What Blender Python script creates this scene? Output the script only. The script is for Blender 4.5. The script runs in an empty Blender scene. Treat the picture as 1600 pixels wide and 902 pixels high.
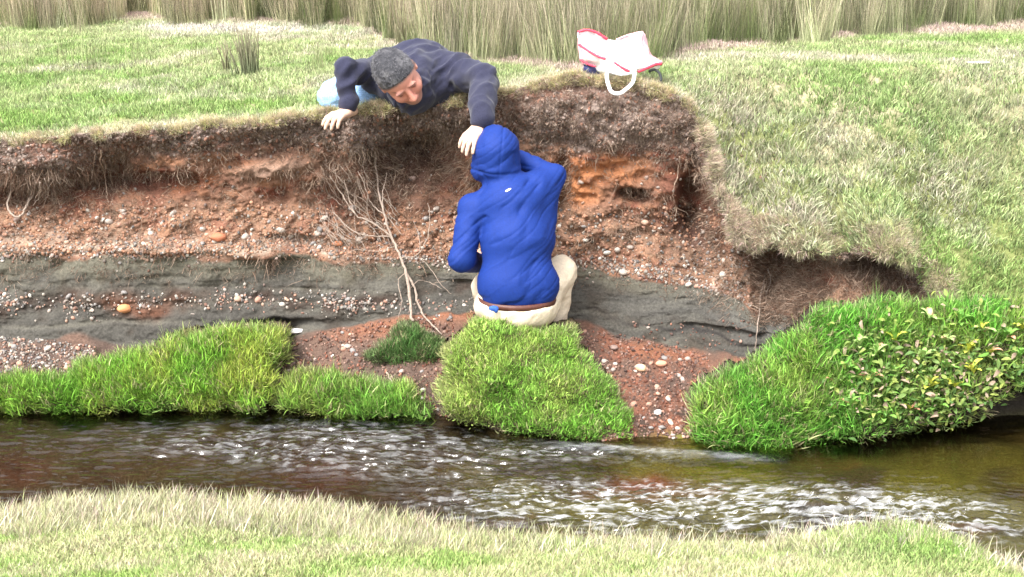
import bpy, math, random
import numpy as np
from mathutils import Vector, Matrix
from mathutils.bvhtree import BVHTree

R = math.radians
SC = bpy.context.scene
COL = SC.collection
rng = np.random.default_rng(7)
random.seed(7)

# ------------------------------------------------------------------ camera, sky, sun, exposure
S = 0.88                       # metres per layout unit
CAM_H = 2.6                    # eye height above the water, layout units
PITCH = R(18.0)
FPX = 2000.0                   # focal length in pixels of the 1600 px wide photograph
cam_d = bpy.data.cameras.new("camera")
cam = bpy.data.objects.new("camera", cam_d)
COL.objects.link(cam)
cam.location = (0, 0, CAM_H * S)
cam.rotation_euler = (R(90) - PITCH, 0, 0)
cam_d.sensor_width = 36.0
cam_d.lens = 36.0 * FPX / 1600.0
cam_d.clip_start = 0.05
cam_d.clip_end = 2000.0
SC.camera = cam

world = bpy.data.worlds.new("World")
SC.world = world
world.use_nodes = True
wn = world.node_tree
wn.nodes.clear()
sky = wn.nodes.new("ShaderNodeTexSky")
sky.sky_type = 'NISHITA'
sky.sun_disc = False
SUN_EL, SUN_DIR = R(56), Vector((-0.50, -0.62, 0)).normalized()
sky.sun_elevation = SUN_EL
sky.sun_rotation = math.atan2(SUN_DIR.x, SUN_DIR.y)
sky.dust_density = 4.0
sky.air_density = 1.0
hsv = wn.nodes.new("ShaderNodeHueSaturation")
hsv.inputs['Saturation'].default_value = 0.15      # a thin bright overcast takes most of the blue out
bg = wn.nodes.new("ShaderNodeBackground")
bg.inputs['Strength'].default_value = 0.15
wo = wn.nodes.new("ShaderNodeOutputWorld")
wn.links.new(sky.outputs[0], hsv.inputs['Color'])
wn.links.new(hsv.outputs[0], bg.inputs[0])
wn.links.new(bg.outputs[0], wo.inputs[0])

sl = bpy.data.lights.new("sun", 'SUN')
sun = bpy.data.objects.new("sun", sl)
COL.objects.link(sun)
sl.energy = 1.3
sl.angle = R(22)
sl.color = (1.0, 0.97, 0.92)
d_sun = Vector((SUN_DIR.x * math.cos(SUN_EL), SUN_DIR.y * math.cos(SUN_EL), math.sin(SUN_EL)))
sun.rotation_euler = d_sun.to_track_quat('Z', 'Y').to_euler()
sun.location = (-3, -4, 8)

SC.view_settings.view_transform = 'Standard'
SC.view_settings.look = 'None'
SC.view_settings.exposure = 1.76
SC.view_settings.gamma = 1.0
SC.render.engine = 'CYCLES'
SC.cycles.max_bounces = 6
SC.cycles.transparent_max_bounces = 8

# ------------------------------------------------------------------ small helpers
CP, SP = math.cos(PITCH), math.sin(PITCH)

def at(px, py, Y):
    """world point (metres) that stands at ground distance Y (layout units) on the sight line px, py"""
    px = np.asarray(px, float); py = np.asarray(py, float); Y = np.asarray(Y, float)
    b = (451.0 - py) / FPX
    t = Y / (CP + b * SP)
    X = (px - 800.0) / FPX * t
    Z = CAM_H + t * (-SP + b * CP)
    return np.stack(np.broadcast_arrays(X, Y, Z), -1) * S

def atv(px, py, Y):
    return Vector(at(px, py, Y).tolist())

def smooth(e0, e1, x):
    t = np.clip((x - e0) / (e1 - e0), 0, 1)
    return t * t * (3 - 2 * t)

_T = np.random.default_rng(11).random(65536).astype(np.float32)

def vnoise(x, y, z, seed=0):
    x = np.asarray(x, np.float64); y = np.asarray(y, np.float64); z = np.asarray(z, np.float64)
    x, y, z = np.broadcast_arrays(x, y, z)
    xi = np.floor(x).astype(np.int64); yi = np.floor(y).astype(np.int64); zi = np.floor(z).astype(np.int64)
    fx = x - xi; fy = y - yi; fz = z - zi
    fx = fx * fx * (3 - 2 * fx); fy = fy * fy * (3 - 2 * fy); fz = fz * fz * (3 - 2 * fz)
    def h(i, j, k):
        n = (i * 73856093) ^ (j * 19349663) ^ (k * 83492791) ^ (seed * 2654435761)
        n = (n ^ (n >> 13)) * 1274126177
        return _T[(n ^ (n >> 16)) & 65535]
    r = 0
    for di in (0, 1):
        wx = fx if di else 1 - fx
        for dj in (0, 1):
            wy = fy if dj else 1 - fy
            for dk in (0, 1):
                wz = fz if dk else 1 - fz
                r = r + h(xi + di, yi + dj, zi + dk) * wx * wy * wz
    return r

def fbm(x, y, z, oct=4, seed=0, gain=0.5):
    a, s, tot = 1.0, 0.0, 0.0
    f = 1.0
    for o in range(oct):
        s = s + a * (vnoise(x * f, y * f, z * f, seed + o * 17) - 0.5) * 2
        tot += a; a *= gain; f *= 2.03
    return s / tot

def mesh_from(name, V, F, mats=(), col=None, smooth_shade=True):
    """V (n,3); F list or array of faces (uniform array = fast path)"""
    me = bpy.data.meshes.new(name)
    V = np.asarray(V, np.float32)
    if isinstance(F, np.ndarray):
        nf, k = F.shape
        me.vertices.add(len(V)); me.vertices.foreach_set('co', V.ravel())
        me.loops.add(nf * k); me.loops.foreach_set('vertex_index', F.astype(np.int32).ravel())
        me.polygons.add(nf)
        me.polygons.foreach_set('loop_start', (np.arange(nf) * k).astype(np.int32))
        me.update(calc_edges=True)
    else:
        me.from_pydata([tuple(map(float, v)) for v in V], [], [tuple(map(int, f)) for f in F])
    if smooth_shade:
        me.polygons.foreach_set('use_smooth', [True] * len(me.polygons))
    for m in mats:
        me.materials.append(m)
    if col is not None:
        ca = me.color_attributes.new("tint", 'FLOAT_COLOR', 'POINT')
        c4 = np.ones((len(V), 4), np.float32); c4[:, :3] = col
        ca.data.foreach_set('color', c4.ravel())
    me.update()
    return me

def link(name, me, parent=None):
    o = bpy.data.objects.new(name, me)
    COL.objects.link(o)
    if parent is not None:
        o.parent = parent
    return o

def empty(name, loc=(0, 0, 0)):
    o = bpy.data.objects.new(name, None)
    COL.objects.link(o)
    o.location = loc
    o.empty_display_size = 0.05
    return o

def tag(o, label=None, cat=None, group=None, kind=None):
    if label: o['label'] = label
    if cat: o['category'] = cat
    if group: o['group'] = group
    if kind: o['kind'] = kind
    return o

def place_child(o, parent):
    """parent keeps its own place; child geometry is in world coordinates"""
    o.parent = parent
    o.matrix_parent_inverse = Matrix.Translation(-Vector(parent.location))
    return o

# ------------------------------------------------------------------ materials
def nt(name):
    m = bpy.data.materials.new(name)
    m.use_nodes = True
    t = m.node_tree
    t.nodes.clear()
    return m, t

def N(t, kind, **kw):
    n = t.nodes.new(kind)
    for k, v in kw.items():
        if k.startswith('i_'):
            n.inputs[k[2:].replace('_', ' ')].default_value = v
        else:
            setattr(n, k, v)
    return n

def attr_mat(name, rough=0.85, bump=0.4, scale=120, var=0.35, atype='GEOMETRY', trans=0.0, spec=0.25, vary_obj=False):
    """colour from the tint attribute, broken up by noise, with fine bump"""
    m, t = nt(name)
    out = N(t, "ShaderNodeOutputMaterial")
    p = N(t, "ShaderNodeBsdfPrincipled", i_Roughness=rough)
    p.inputs['Specular IOR Level'].default_value = spec
    a = N(t, "ShaderNodeAttribute", attribute_name="tint", attribute_type=atype)
    tc = N(t, "ShaderNodeTexCoord")
    n1 = N(t, "ShaderNodeTexNoise", i_Scale=scale, i_Detail=5.0, i_Roughness=0.65)
    t.links.new(tc.outputs['Object'], n1.inputs['Vector'])
    mr = N(t, "ShaderNodeMapRange")
    mr.inputs['From Min'].default_value = 0.3; mr.inputs['From Max'].default_value = 0.7
    mr.inputs['To Min'].default_value = 1 - var; mr.inputs['To Max'].default_value = 1 + var
    t.links.new(n1.outputs['Fac'], mr.inputs['Value'])
    mx = N(t, "ShaderNodeVectorMath", operation='SCALE')
    t.links.new(a.outputs['Color'], mx.inputs[0]); t.links.new(mr.outputs[0], mx.inputs['Scale'])
    last = mx.outputs[0]
    t.links.new(last, p.inputs['Base Color'])
    if bump:
        b = N(t, "ShaderNodeBump", i_Strength=bump, i_Distance=0.006)
        t.links.new(n1.outputs['Fac'], b.inputs['Height'])
        t.links.new(b.outputs[0], p.inputs['Normal'])
    if trans:
        tr = N(t, "ShaderNodeBsdfTranslucent")
        t.links.new(last, tr.inputs['Color'])
        ms = N(t, "ShaderNodeMixShader"); ms.inputs[0].default_value = trans
        t.links.new(p.outputs[0], ms.inputs[1]); t.links.new(tr.outputs[0], ms.inputs[2])
        t.links.new(ms.outputs[0], out.inputs['Surface'])
    else:
        t.links.new(p.outputs[0], out.inputs['Surface'])
    return m

def leaf_mat(name, trans=0.35, rough=0.6):
    """instanced plants: instance tint times the blade's own vertex shade"""
    m, t = nt(name)
    out = N(t, "ShaderNodeOutputMaterial")
    p = N(t, "ShaderNodeBsdfPrincipled", i_Roughness=rough)
    p.inputs['Specular IOR Level'].default_value = 0.3
    a = N(t, "ShaderNodeAttribute", attribute_name="tint", attribute_type='INSTANCER')
    g = N(t, "ShaderNodeAttribute", attribute_name="shade", attribute_type='GEOMETRY')
    mx = N(t, "ShaderNodeVectorMath", operation='MULTIPLY')
    t.links.new(a.outputs['Color'], mx.inputs[0]); t.links.new(g.outputs['Color'], mx.inputs[1])
    t.links.new(mx.outputs[0], p.inputs['Base Color'])
    tr = N(t, "ShaderNodeBsdfTranslucent")
    t.links.new(mx.outputs[0], tr.inputs['Color'])
    ms = N(t, "ShaderNodeMixShader"); ms.inputs[0].default_value = trans
    t.links.new(p.outputs[0], ms.inputs[1]); t.links.new(tr.outputs[0], ms.inputs[2])
    t.links.new(ms.outputs[0], out.inputs['Surface'])
    return m

def plain_mat(name, col, rough=0.7, bump=0.2, scale=60, var=0.12, spec=0.3, dist=0.004, sheen=0.0):
    m, t = nt(name)
    out = N(t, "ShaderNodeOutputMaterial")
    p = N(t, "ShaderNodeBsdfPrincipled", i_Roughness=rough)
    p.inputs['Specular IOR Level'].default_value = spec
    if sheen:
        p.inputs['Sheen Weight'].default_value = sheen
    tc = N(t, "ShaderNodeTexCoord")
    n1 = N(t, "ShaderNodeTexNoise", i_Scale=scale, i_Detail=4.0)
    t.links.new(tc.outputs['Object'], n1.inputs['Vector'])
    cr = N(t, "ShaderNodeMapRange")
    cr.inputs['From Min'].default_value = 0.3; cr.inputs['From Max'].default_value = 0.7
    cr.inputs['To Min'].default_value = 1 - var; cr.inputs['To Max'].default_value = 1 + var
    t.links.new(n1.outputs['Fac'], cr.inputs['Value'])
    mx = N(t, "ShaderNodeVectorMath", operation='SCALE')
    mx.inputs[0].default_value = col[:3]
    t.links.new(cr.outputs[0], mx.inputs['Scale'])
    t.links.new(mx.outputs[0], p.inputs['Base Color'])
    b = N(t, "ShaderNodeBump", i_Strength=bump, i_Distance=dist)
    t.links.new(n1.outputs['Fac'], b.inputs['Height'])
    t.links.new(b.outputs[0], p.inputs['Normal'])
    t.links.new(p.outputs[0], out.inputs['Surface'])
    return m

M_earth = attr_mat("earth", rough=0.92, bump=0.9, scale=90, var=0.35, spec=0.15)
M_ground = attr_mat("turf_soil", rough=0.95, bump=0.5, scale=60, var=0.3, spec=0.1)
M_stone = attr_mat("stone", rough=0.7, bump=0.25, scale=70, var=0.18, spec=0.35)
M_stone_i = attr_mat("stone_scatter", rough=0.75, bump=0.0, scale=70, var=0.2, atype='INSTANCER', spec=0.3)
M_blade = leaf_mat("grass_blade", 0.30, 0.62)
M_fibre = leaf_mat("root_fibre", 0.05, 0.9)
# ------------------------------------------------------------------ the land: profiles across the stream
def tab(px, pts):
    xs = [p[0] for p in pts]; ys = [p[1] for p in pts]
    return np.interp(px, xs, ys)

LIP_PX = [0,100,200,300,400,500,560,640,700,760,800,850,900,950,1000,1050,1085,1105,1130,1150,1180,1220,1250,1300,1350,1400,1440,1460,1600]
LIP_PY = [222,213,203,197,190,180,172,168,160,150,138,126,121,122,130,145,165,240,320,366,385,376,378,394,382,388,418,462,560]
LIP_Y  = [6.85,6.85,6.85,6.85,6.85,6.86,6.88,6.88,6.88,6.88,6.88,6.88,6.88,6.88,6.86,6.83,6.78,6.66,6.5,6.42,6.34,6.28,6.25,6.2,6.18,6.14,6.1,6.08,6.0]
LIP = list(zip(LIP_PX, LIP_PY)); LIPY = list(zip(LIP_PX, LIP_Y))
TOPS = [(0,262),(100,268),(160,262),(200,238),(300,238),(400,228),(500,228),(560,240),(640,250),(700,225),(760,210),(850,225),(900,228),(980,228),(1040,232),(1085,245),(1110,285),(1140,350),(1160,385),(1180,402),(1250,415),(1350,412),(1455,474),(1600,585)]
TOPSY = [(0,6.93),(560,6.93),(640,7.0),(760,6.93),(900,6.89),(1085,6.86),(1140,6.62),(1180,6.5),(1250,6.44),(1350,6.36),(1455,6.14),(1600,6.08)]
GRAV = [(0,325),(150,312),(300,312),(400,310),(560,330),(700,330),(880,310),(1000,335),(1090,385),(1140,400),(1180,430),(1250,450),(1350,442),(1455,484),(1600,600)]
GRAVY = [(0,6.95),(560,6.92),(900,6.88),(1085,6.86),(1140,6.56),(1180,6.46),(1250,6.36),(1350,6.3),(1455,6.13),(1600,6.06)]
CLAY = [(0,402),(130,400),(260,403),(380,398),(425,390),(480,396),(560,404),(640,410),(740,416),(900,420),(980,430),(1080,448),(1150,466),(1180,486),(1250,500),(1350,465),(1455,498),(1600,615)]
CLAYY = [(0,6.72),(430,6.72),(640,6.74),(900,6.76),(1085,6.68),(1140,6.45),(1180,6.38),(1250,6.26),(1350,6.2),(1455,6.1),(1600,6.02)]
BASE = [(0,522),(100,530),(250,542),(440,528),(520,512),(600,498),(700,487),(760,490),(880,505),(980,522),(1080,545),(1150,552),(1180,550),(1250,540),(1350,520),(1455,530),(1600,632)]
BASEY = [(0,6.55),(430,6.55),(900,6.56),(1085,6.45),(1140,6.3),(1180,6.25),(1250,6.18),(1350,6.1),(1455,6.0),(1600,5.96)]
FARW = [(0,645),(160,637),(430,632),(560,650),(680,656),(780,682),(950,697),(1030,690),(1100,692),(1200,686),(1280,672),(1400,668),(1600,655)]
NEARW = [(0,800),(100,785),(250,780),(400,784),(500,796),(650,815),(800,834),(1000,838),(1200,842),(1300,834),(1400,838),(1450,852),(1530,876),(1600,890)]

def y_of_water(py):
    b = (451.0 - py) / FPX
    ang = PITCH - np.arctan(b)
    return CAM_H / np.tan(ang)

cols = np.unique(np.concatenate([np.linspace(-2600, -900, 18), np.linspace(-900, -110, 50), np.arange(-110, 1711, 2.6),
                                 np.linspace(1712, 2500, 50), np.linspace(2500, 4200, 18)]))
cc = np.clip(cols, -40, 1640)
def z_of(py, Y):
    b = (451.0 - py) / FPX
    return CAM_H + Y / (CP + b * SP) * (-SP + b * CP)

yn = y_of_water(tab(cc, NEARW)); yf = y_of_water(tab(cc, FARW))
lipY = tab(cc, LIPY); lipZ = z_of(tab(cc, LIP), lipY)
crestZ = np.interp(cols, [-900, 0, 300, 600, 900, 1100, 1600, 2600], [1.2, 1.27, 1.33, 1.45, 1.50, 1.51, 1.50, 1.4])
crestY = np.interp(cols, [0, 900, 1100, 1200, 1600], [7.35, 7.35, 7.3, 7.35, 7.45])
farZ = np.interp(cols, [-900, 0, 600, 1000, 1600, 2600], [1.25, 1.33, 1.45, 1.47, 1.46, 1.4])
o1 = np.ones_like(cols)
K = [  # (Y, z, rows to next key)
    (-6 * o1, 1.15 * o1, 4), (0 * o1, 1.0 * o1, 6), (3.4 * o1, 0.42 * o1, 34),
    (yn - 0.16, 0.035 * o1, 6), (yn, -0.05 * o1, 14), ((yn * .5 + yf * .5), -0.17 * o1, 14),
    (yf, -0.06 * o1, 6), (yf + 0.10, 0.05 * o1, 34),
    (tab(cc, BASEY), z_of(tab(cc, BASE), tab(cc, BASEY)), 60),
    (tab(cc, CLAYY), z_of(tab(cc, CLAY), tab(cc, CLAYY)), 44),
    (tab(cc, GRAVY), z_of(tab(cc, GRAV), tab(cc, GRAVY)), 40),
    (tab(cc, TOPSY), z_of(tab(cc, TOPS), tab(cc, TOPSY)), 36),
    (lipY, lipZ, 54), (crestY, crestZ, 24), (8.6 * o1, crestZ * .5 + farZ * .5, 20),
    (12 * o1, farZ, 10), (22 * o1, farZ, 6), (80 * o1, farZ, 4), (700 * o1, 1.3 * o1, 0)]
rows_Y, rows_z, ROWK = [], [], []
for i in range(len(K) - 1):
    n = K[i][2]
    for j in range(n):
        f = j / n
        if i == 12:
            pass
        rows_Y.append(K[i][0] * (1 - f) + K[i + 1][0] * f)
        zz = K[i][1] * (1 - f) + K[i + 1][1] * f
        if i == 12:      # rounded shoulder from the lip up to crestY, crestZ
            zz = K[i][1] + (K[i + 1][1] - K[i][1]) * (math.sin(f * math.pi / 2) * .45 + f * .55)
        rows_z.append(zz); ROWK.append(i + f)
rows_Y.append(K[-1][0]); rows_z.append(K[-1][1]); ROWK.append(len(K) - 1.0)
GY = np.array(rows_Y); GZ = np.array(rows_z); ROWK = np.array(ROWK)
tt = np.maximum(GY * CP + (CAM_H - GZ) * SP, 3.0)
GX = (cols[None, :] - 800) / FPX * tt
NR, NC = GX.shape
kk = np.repeat(ROWK[:, None], NC, 1)
PX = np.repeat(cols[None, :], NR, 0)
def py_of(Y, Z):
    t = Y * CP + (CAM_H - Z) * SP
    u = -(CAM_H - Z) * CP + Y * SP
    return 451.0 - FPX * u / np.maximum(t, 1e-3)
PY = py_of(GY, GZ)
# carve and swell
def blob(px, py, cx, cy, rx, ry, ang=0.0):
    c, s = math.cos(R(ang)), math.sin(R(ang))
    u = ((px - cx) * c + (py - cy) * s) / rx; v = (-(px - cx) * s + (py - cy) * c) / ry
    return np.exp(-(u * u + v * v) ** 1.6)
RECESS = [(640,262,62,46,0,.24),(690,225,50,30,-20,.08),(992,308,24,10,8,.22),(1090,325,26,48,-12,.26),(170,288,70,22,-4,.16),
          (250,292,70,16,-6,.12),(876,300,14,58,4,.20),(1215,440,42,55,0,.30),(1262,420,30,30,0,.15),(1395,432,58,26,12,.36),
          (20,300,48,30,0,.16),(170,270,30,30,0,.10),(1550,640,70,34,0,.34),(590,330,8,60,0,.07),(700,300,30,50,0,.1),
          (440,512,90,10,-3,.05),(1130,520,60,8,5,.06),(1000,375,26,14,0,.06),(475,380,60,10,3,.05),(330,340,30,12,0,.04),(960,265,30,8,0,.05)]
SWELL = [(45,262,62,44,-5,.12),(930,175,170,46,3,.05),(420,262,62,14,-6,.07),(330,225,60,22,0,.03),(1060,210,40,40,0,.05),
         (420,395,60,12,0,.07),(60,388,80,10,0,.04),(250,385,110,10,0,.05),(700,492,60,16,0,.05),(1180,470,16,60,0,.08),(560,215,30,30,0,.05),
         (960,345,60,40,0,.03),(740,430,60,10,0,.03)]
face_w = smooth(7.3, 8.3, kk) * (1 - smooth(11.7, 12.25, kk))
dep = np.zeros_like(GX)
for (cx, cy, rx, ry, an, a) in RECESS: dep += a * blob(PX, PY, cx, cy, rx, ry, an)
for (cx, cy, rx, ry, an, a) in SWELL: dep -= a * blob(PX, PY, cx, cy, rx, ry, an)
topl = smooth(10.7, 11.2, kk); redl = smooth(9.1, 9.3, kk) * (1 - topl); clayl = smooth(7.9, 8.05, kk) * (1 - smooth(8.9, 9.05, kk))
n_big = fbm(GX * 3.2, GY * 2, GZ * 4.5, 3, 3)
n_mid = fbm(GX * 14, GY * 10, GZ * 18, 4, 5)
n_fin = fbm(GX * 48, GY * 40, GZ * 60, 3, 8)
n_str = fbm(GX * 2.6, GY * 1, GZ * 46 + fbm(GX * 2, 0, 0, 2, 31) * 1.2, 3, 12)
n_fib = fbm(GX * 70, GY * 30, GZ * 22 + n_mid * 2, 3, 14)
ridg = 1 - np.abs(n_mid) * 2.4
n_chip = np.abs(fbm(GX * 7, GY * 5, GZ * 10, 3, 77))
dep += n_big * .075
dep += (redl * (n_mid * .06 + n_fin * .022 - .03 * np.clip(.25 - n_chip * 2, 0, 1)) + topl * (n_mid * .062 + n_fib * .026 + n_fin * .02) + clayl * (n_mid * .016 + n_str * .013 + n_fin * .010 + .01 * smooth(.30, .5, n_big)))
DY = dep * face_w
GYd = GY + DY
rag = np.exp(-((kk - 12) / .35) ** 2) * (.35 + .65 * smooth(1060, 1120, PX)) * (1 - smooth(1440, 1500, PX))
GYd += rag * (fbm(GX * 7, 0 * GX, GZ * 7, 3, 45) * .15 + smooth(1130, 1180, PX) * .07 * np.sign(np.sin(GX * 16)) * smooth(.0, .3, np.abs(np.sin(GX * 16))))
# ground roughness elsewhere
gmask_f = smooth(11.6, 12.6, kk)
slope_m = gmask_f * smooth(1050, 1200, PX) * (1 - smooth(12.9, 13.4, kk))
GZd = GZ + gmask_f * fbm(GX * 3, GY * 3, 0, 3, 41) * .035 + slope_m * fbm(GX * 4.5, GY * 4.5, 0, 3, 43) * .09
near_m = smooth(1.2, 2.0, kk) * (1 - smooth(3.0, 4.0, kk))
GZd += rag * fbm(GX * 9, 0, GZ * 5, 3, 46) * .07
GZd += near_m * fbm(GX * 4, GY * 4, 0, 3, 47) * .03
# hummock of grass at the lower right of the near bank
GZd += near_m * .10 * np.exp(-((PX - 1450) / 130) ** 2) * smooth(2.2, 3.0, kk)
bed_m = smooth(3.6, 4.2, kk) * (1 - smooth(6.4, 7, kk))
GZd += bed_m * (fbm(GX * 5, GY * 6, 0, 4, 51) * .05)
toe_m = smooth(6.9, 7.3, kk) * (1 - smooth(7.8, 8.1, kk))
GZd += toe_m * (fbm(GX * 7, GY * 7, 0, 4, 53) * .05 + fbm(GX * 40, GY * 40, 0, 2, 55) * .012)
# red heap of fallen soil below the face
heap = blob(PX, PY, 690, 500, 90, 16, 0) * .05 + blob(PX, PY, 560, 520, 90, 12, -10) * .03
GZd += heap * toe_m
P3 = np.stack([GX, GYd, GZd], -1) * S
P3[0:10, :, 1] = GYd[0:10] * S

# ------------------------------------------------------------------ colours of the layers (material colours, with shade painted in under the right overhang)
def mixc(c, new, w):
    return c * (1 - w[..., None]) + np.asarray(new)[None, None, :] * w[..., None]
base = np.zeros((NR, NC, 3)) + np.array([.10, .085, .05])
wob = fbm(GX * 5, 0 * GX, GZ * 3, 3, 61) * .22
kw = kk + wob * smooth(7.6, 8.2, kk) * (1 - smooth(11.5, 12, kk))
c = base.copy()
# clay, banded
clay = mixc(np.zeros_like(c) + np.array([.105, .098, .085]), (.20, .185, .15), smooth(-.1, .6, n_str) * .55)
clay = mixc(clay, (.06, .055, .048), smooth(.15, .6, -n_str) * .45)
clay = mixc(clay, (.07, .055, .042), smooth(.0, .4, fbm(GX * 9, GY, GZ * 14, 3, 75)) * .6)
clay = mixc(clay, (.19, .175, .125), smooth(8.62, 8.9, kw) * .55)
gravseam = np.exp(-((kw - (8.42 + .04 * np.sin(PX / 130))) / .11) ** 2) * (1 - smooth(800, 980, PX))
clay = mixc(clay, (.07, .05, .04), gravseam * smooth(-.3, .3, n_mid))
clay = mixc(clay, (.20, .085, .05), gravseam * np.exp(-((PX - 215) / 70) ** 2) * .8)
clay = mixc(clay, (.05, .045, .042), np.exp(-((kw - 8.22) / .03) ** 2) * (.3 + .7 * smooth(950, 1080, PX)))
clay = mixc(clay, (.155, .15, .14), smooth(900, 1100, PX) * .35 * smooth(8.2, 8.5, kw))
# red layer
red = np.zeros_like(c) + np.array([.235, .125, .083])
red = mixc(red, (.20, .07, .045), smooth(-.1, .4, fbm(GX * 6, GY, GZ * 12, 3, 65)))
red = mixc(red, (.36, .18, .105), smooth(.05, .45, fbm(GX * 11, GY, GZ * 24, 3, 67)) * .8)
red = mixc(red, (.12, .06, .045), smooth(.2, .5, n_mid) * .6)
ora = blob(PX, PY, 300, 288, 40, 10, -16) + blob(PX, PY, 940, 262, 75, 24, 6) + blob(PX, PY, 900, 300, 40, 22, 0) + blob(PX, PY, 385, 258, 40, 8, -8) * .6 + blob(PX, PY, 610, 345, 45, 30, 0) * .5
red = mixc(red, (.46, .19, .085), np.clip(ora, 0, 1) * smooth(-.4, .3, n_mid + .25))
pal = blob(PX, PY, 420, 262, 70, 14, -6) + blob(PX, PY, 990, 360, 60, 30, 0) * .5 + blob(PX, PY, 820, 225, 60, 20, 0) * .4
red = mixc(red, (.30, .2, .15), np.clip(pal, 0, 1) * .8)
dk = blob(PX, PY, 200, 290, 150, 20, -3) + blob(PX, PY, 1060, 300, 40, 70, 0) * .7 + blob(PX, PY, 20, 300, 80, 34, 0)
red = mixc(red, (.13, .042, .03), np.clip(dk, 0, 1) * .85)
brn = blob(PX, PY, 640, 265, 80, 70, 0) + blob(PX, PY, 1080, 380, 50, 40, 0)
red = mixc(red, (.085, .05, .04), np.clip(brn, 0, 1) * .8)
gr = smooth(-.1, .5, fbm(GX * 60, GY * 30, GZ * 80, 2, 69))
gravz = (1 - smooth(9.75, 10.1, kw)) * smooth(9.0, 9.15, kw)
red = mixc(red, (.33, .21, .14), gravz * (.3 + .5 * gr))
red = mixc(red, (.36, .30, .24), gravz * (1 - smooth(9.2, 9.42, kw)) * (.35 + .5 * gr) * (1 - smooth(500, 620, PX)))
# topsoil
top = mixc(np.zeros_like(c) + np.array([.10, .068, .055]), (.30, .235, .20), smooth(-.15, .45, n_fib))
top = mixc(top, (.035, .022, .018), smooth(.1, .45, -n_fib) * .8)
top = mixc(top, (.20, .095, .065), smooth(.05, .45, fbm(GX * 4, GY, GZ * 6, 3, 71)) * .55)
rr = smooth(850, 950, PX) * (1 - smooth(1100, 1160, PX))
top = mixc(top, (.20, .15, .13), rr * .45)
# toe
toe = mixc(np.zeros_like(c) + np.array([.11, .075, .06]), (.16, .10, .075), smooth(-.2, .5, fbm(GX * 5, GY * 5, 0, 3, 73)))
toe = mixc(toe, (.25, .11, .065), np.clip(blob(PX, PY, 720, 495, 70, 18) + blob(PX, PY, 590, 515, 80, 12, -10) * .8 + blob(PX, PY, 1030, 550, 80, 16, 12), 0, 1))
toe = mixc(toe, (.055, .038, .03), smooth(7.35, 7.05, kk) * .8)
clay *= .66; red *= .80; toe *= .85
toe = mixc(toe, (.22, .085, .05), smooth(880, 960, PX) * smooth(-.3, .3, n_mid) * .6)
toe = mixc(toe, (.03, .025, .02), smooth(1480, 1540, PX))  # shade below the right overhang, painted into the toe colour
red = mixc(red, (.04, .03, .022), smooth(1480, 1540, PX)); clay = mixc(clay, (.03, .025, .02), smooth(1440, 1500, PX))  # same overhang shade painted into the red and clay layers
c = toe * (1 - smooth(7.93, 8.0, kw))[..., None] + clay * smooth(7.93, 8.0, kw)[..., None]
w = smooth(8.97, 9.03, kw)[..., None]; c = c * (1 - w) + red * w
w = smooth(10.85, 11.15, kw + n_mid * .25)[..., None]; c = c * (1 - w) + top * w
# turf soil of the field, near bank
fieldc = mixc(np.zeros_like(c) + np.array([.17, .19, .07]), (.30, .27, .17), smooth(-.3, .4, fbm(GX * 2.2, GY * 2.2, 0, 4, 81)))
fieldc = mixc(fieldc, (.52, .44, .38), smooth(10, 4, PY - np.interp(PX, [-900, 0, 200, 400, 560, 620, 700, 780, 900, 1000, 1060, 1180, 1250, 1400, 1600], [30, 38, 27, 32, 38, 66, 88, 98, 108, 100, 82, 70, 62, 50, 46])) * .8)
sandy = blob(PX, PY, 270, 44, 50, 5) + blob(PX, PY, 400, 44, 130, 8, 3)
fieldc = mixc(fieldc, (.55, .50, .43), np.clip(sandy, 0, 1) * smooth(-.5, .2, n_mid))
w = smooth(12.0, 12.08, kk)[..., None]; c = c * (1 - w) + fieldc * w
nearc = mixc(np.zeros_like(c) + np.array([.24, .25, .12]), (.36, .33, .22), smooth(-.3, .4, fbm(GX * 3, GY * 3, 0, 4, 83)))
w = (1 - smooth(3.2, 3.9, kk))[..., None]; c = c * (1 - w) + nearc * w
# stream bed
bed = mixc(np.zeros_like(c) + np.array([.075, .048, .032]), (.075, .06, .035), smooth(-.2, .4, fbm(GX * 4, GY * 4, 0, 4, 85)))
right = smooth(620, 900, PX)
bed = mixc(bed, (.15, .14, .03), right * smooth(-.35, .25, fbm(GX * 3, GY * 6, 0, 3, 87) + .15))
bed = mixc(bed, (.17, .07, .03), right * smooth(.25, .5, fbm(GX * 2.5, GY * 6, 0, 3, 89)) * .6)
bed = mixc(bed, (.25, .08, .035), blob(PX, PY, 1010, 752, 60, 14))
bed = mixc(bed, (.095, .045, .034), blob(PX, PY, 500, 745, 70, 30) + blob(PX, PY, 30, 735, 60, 30))
bed = mixc(bed, (.04, .032, .026), smooth(5.3, 6.2, kk) * (1 - smooth(900, 1000, PX)) * .8)
bed = mixc(bed, (.05, .045, .02), smooth(1150, 1300, PX) * smooth(5.2, 6.2, kk))
w = (smooth(3.85, 4.15, kk) * (1 - smooth(6.3, 6.9, kk)))[..., None]; c = c * (1 - w) + bed * w
CG = np.clip(c, 0.01, .9)

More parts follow.
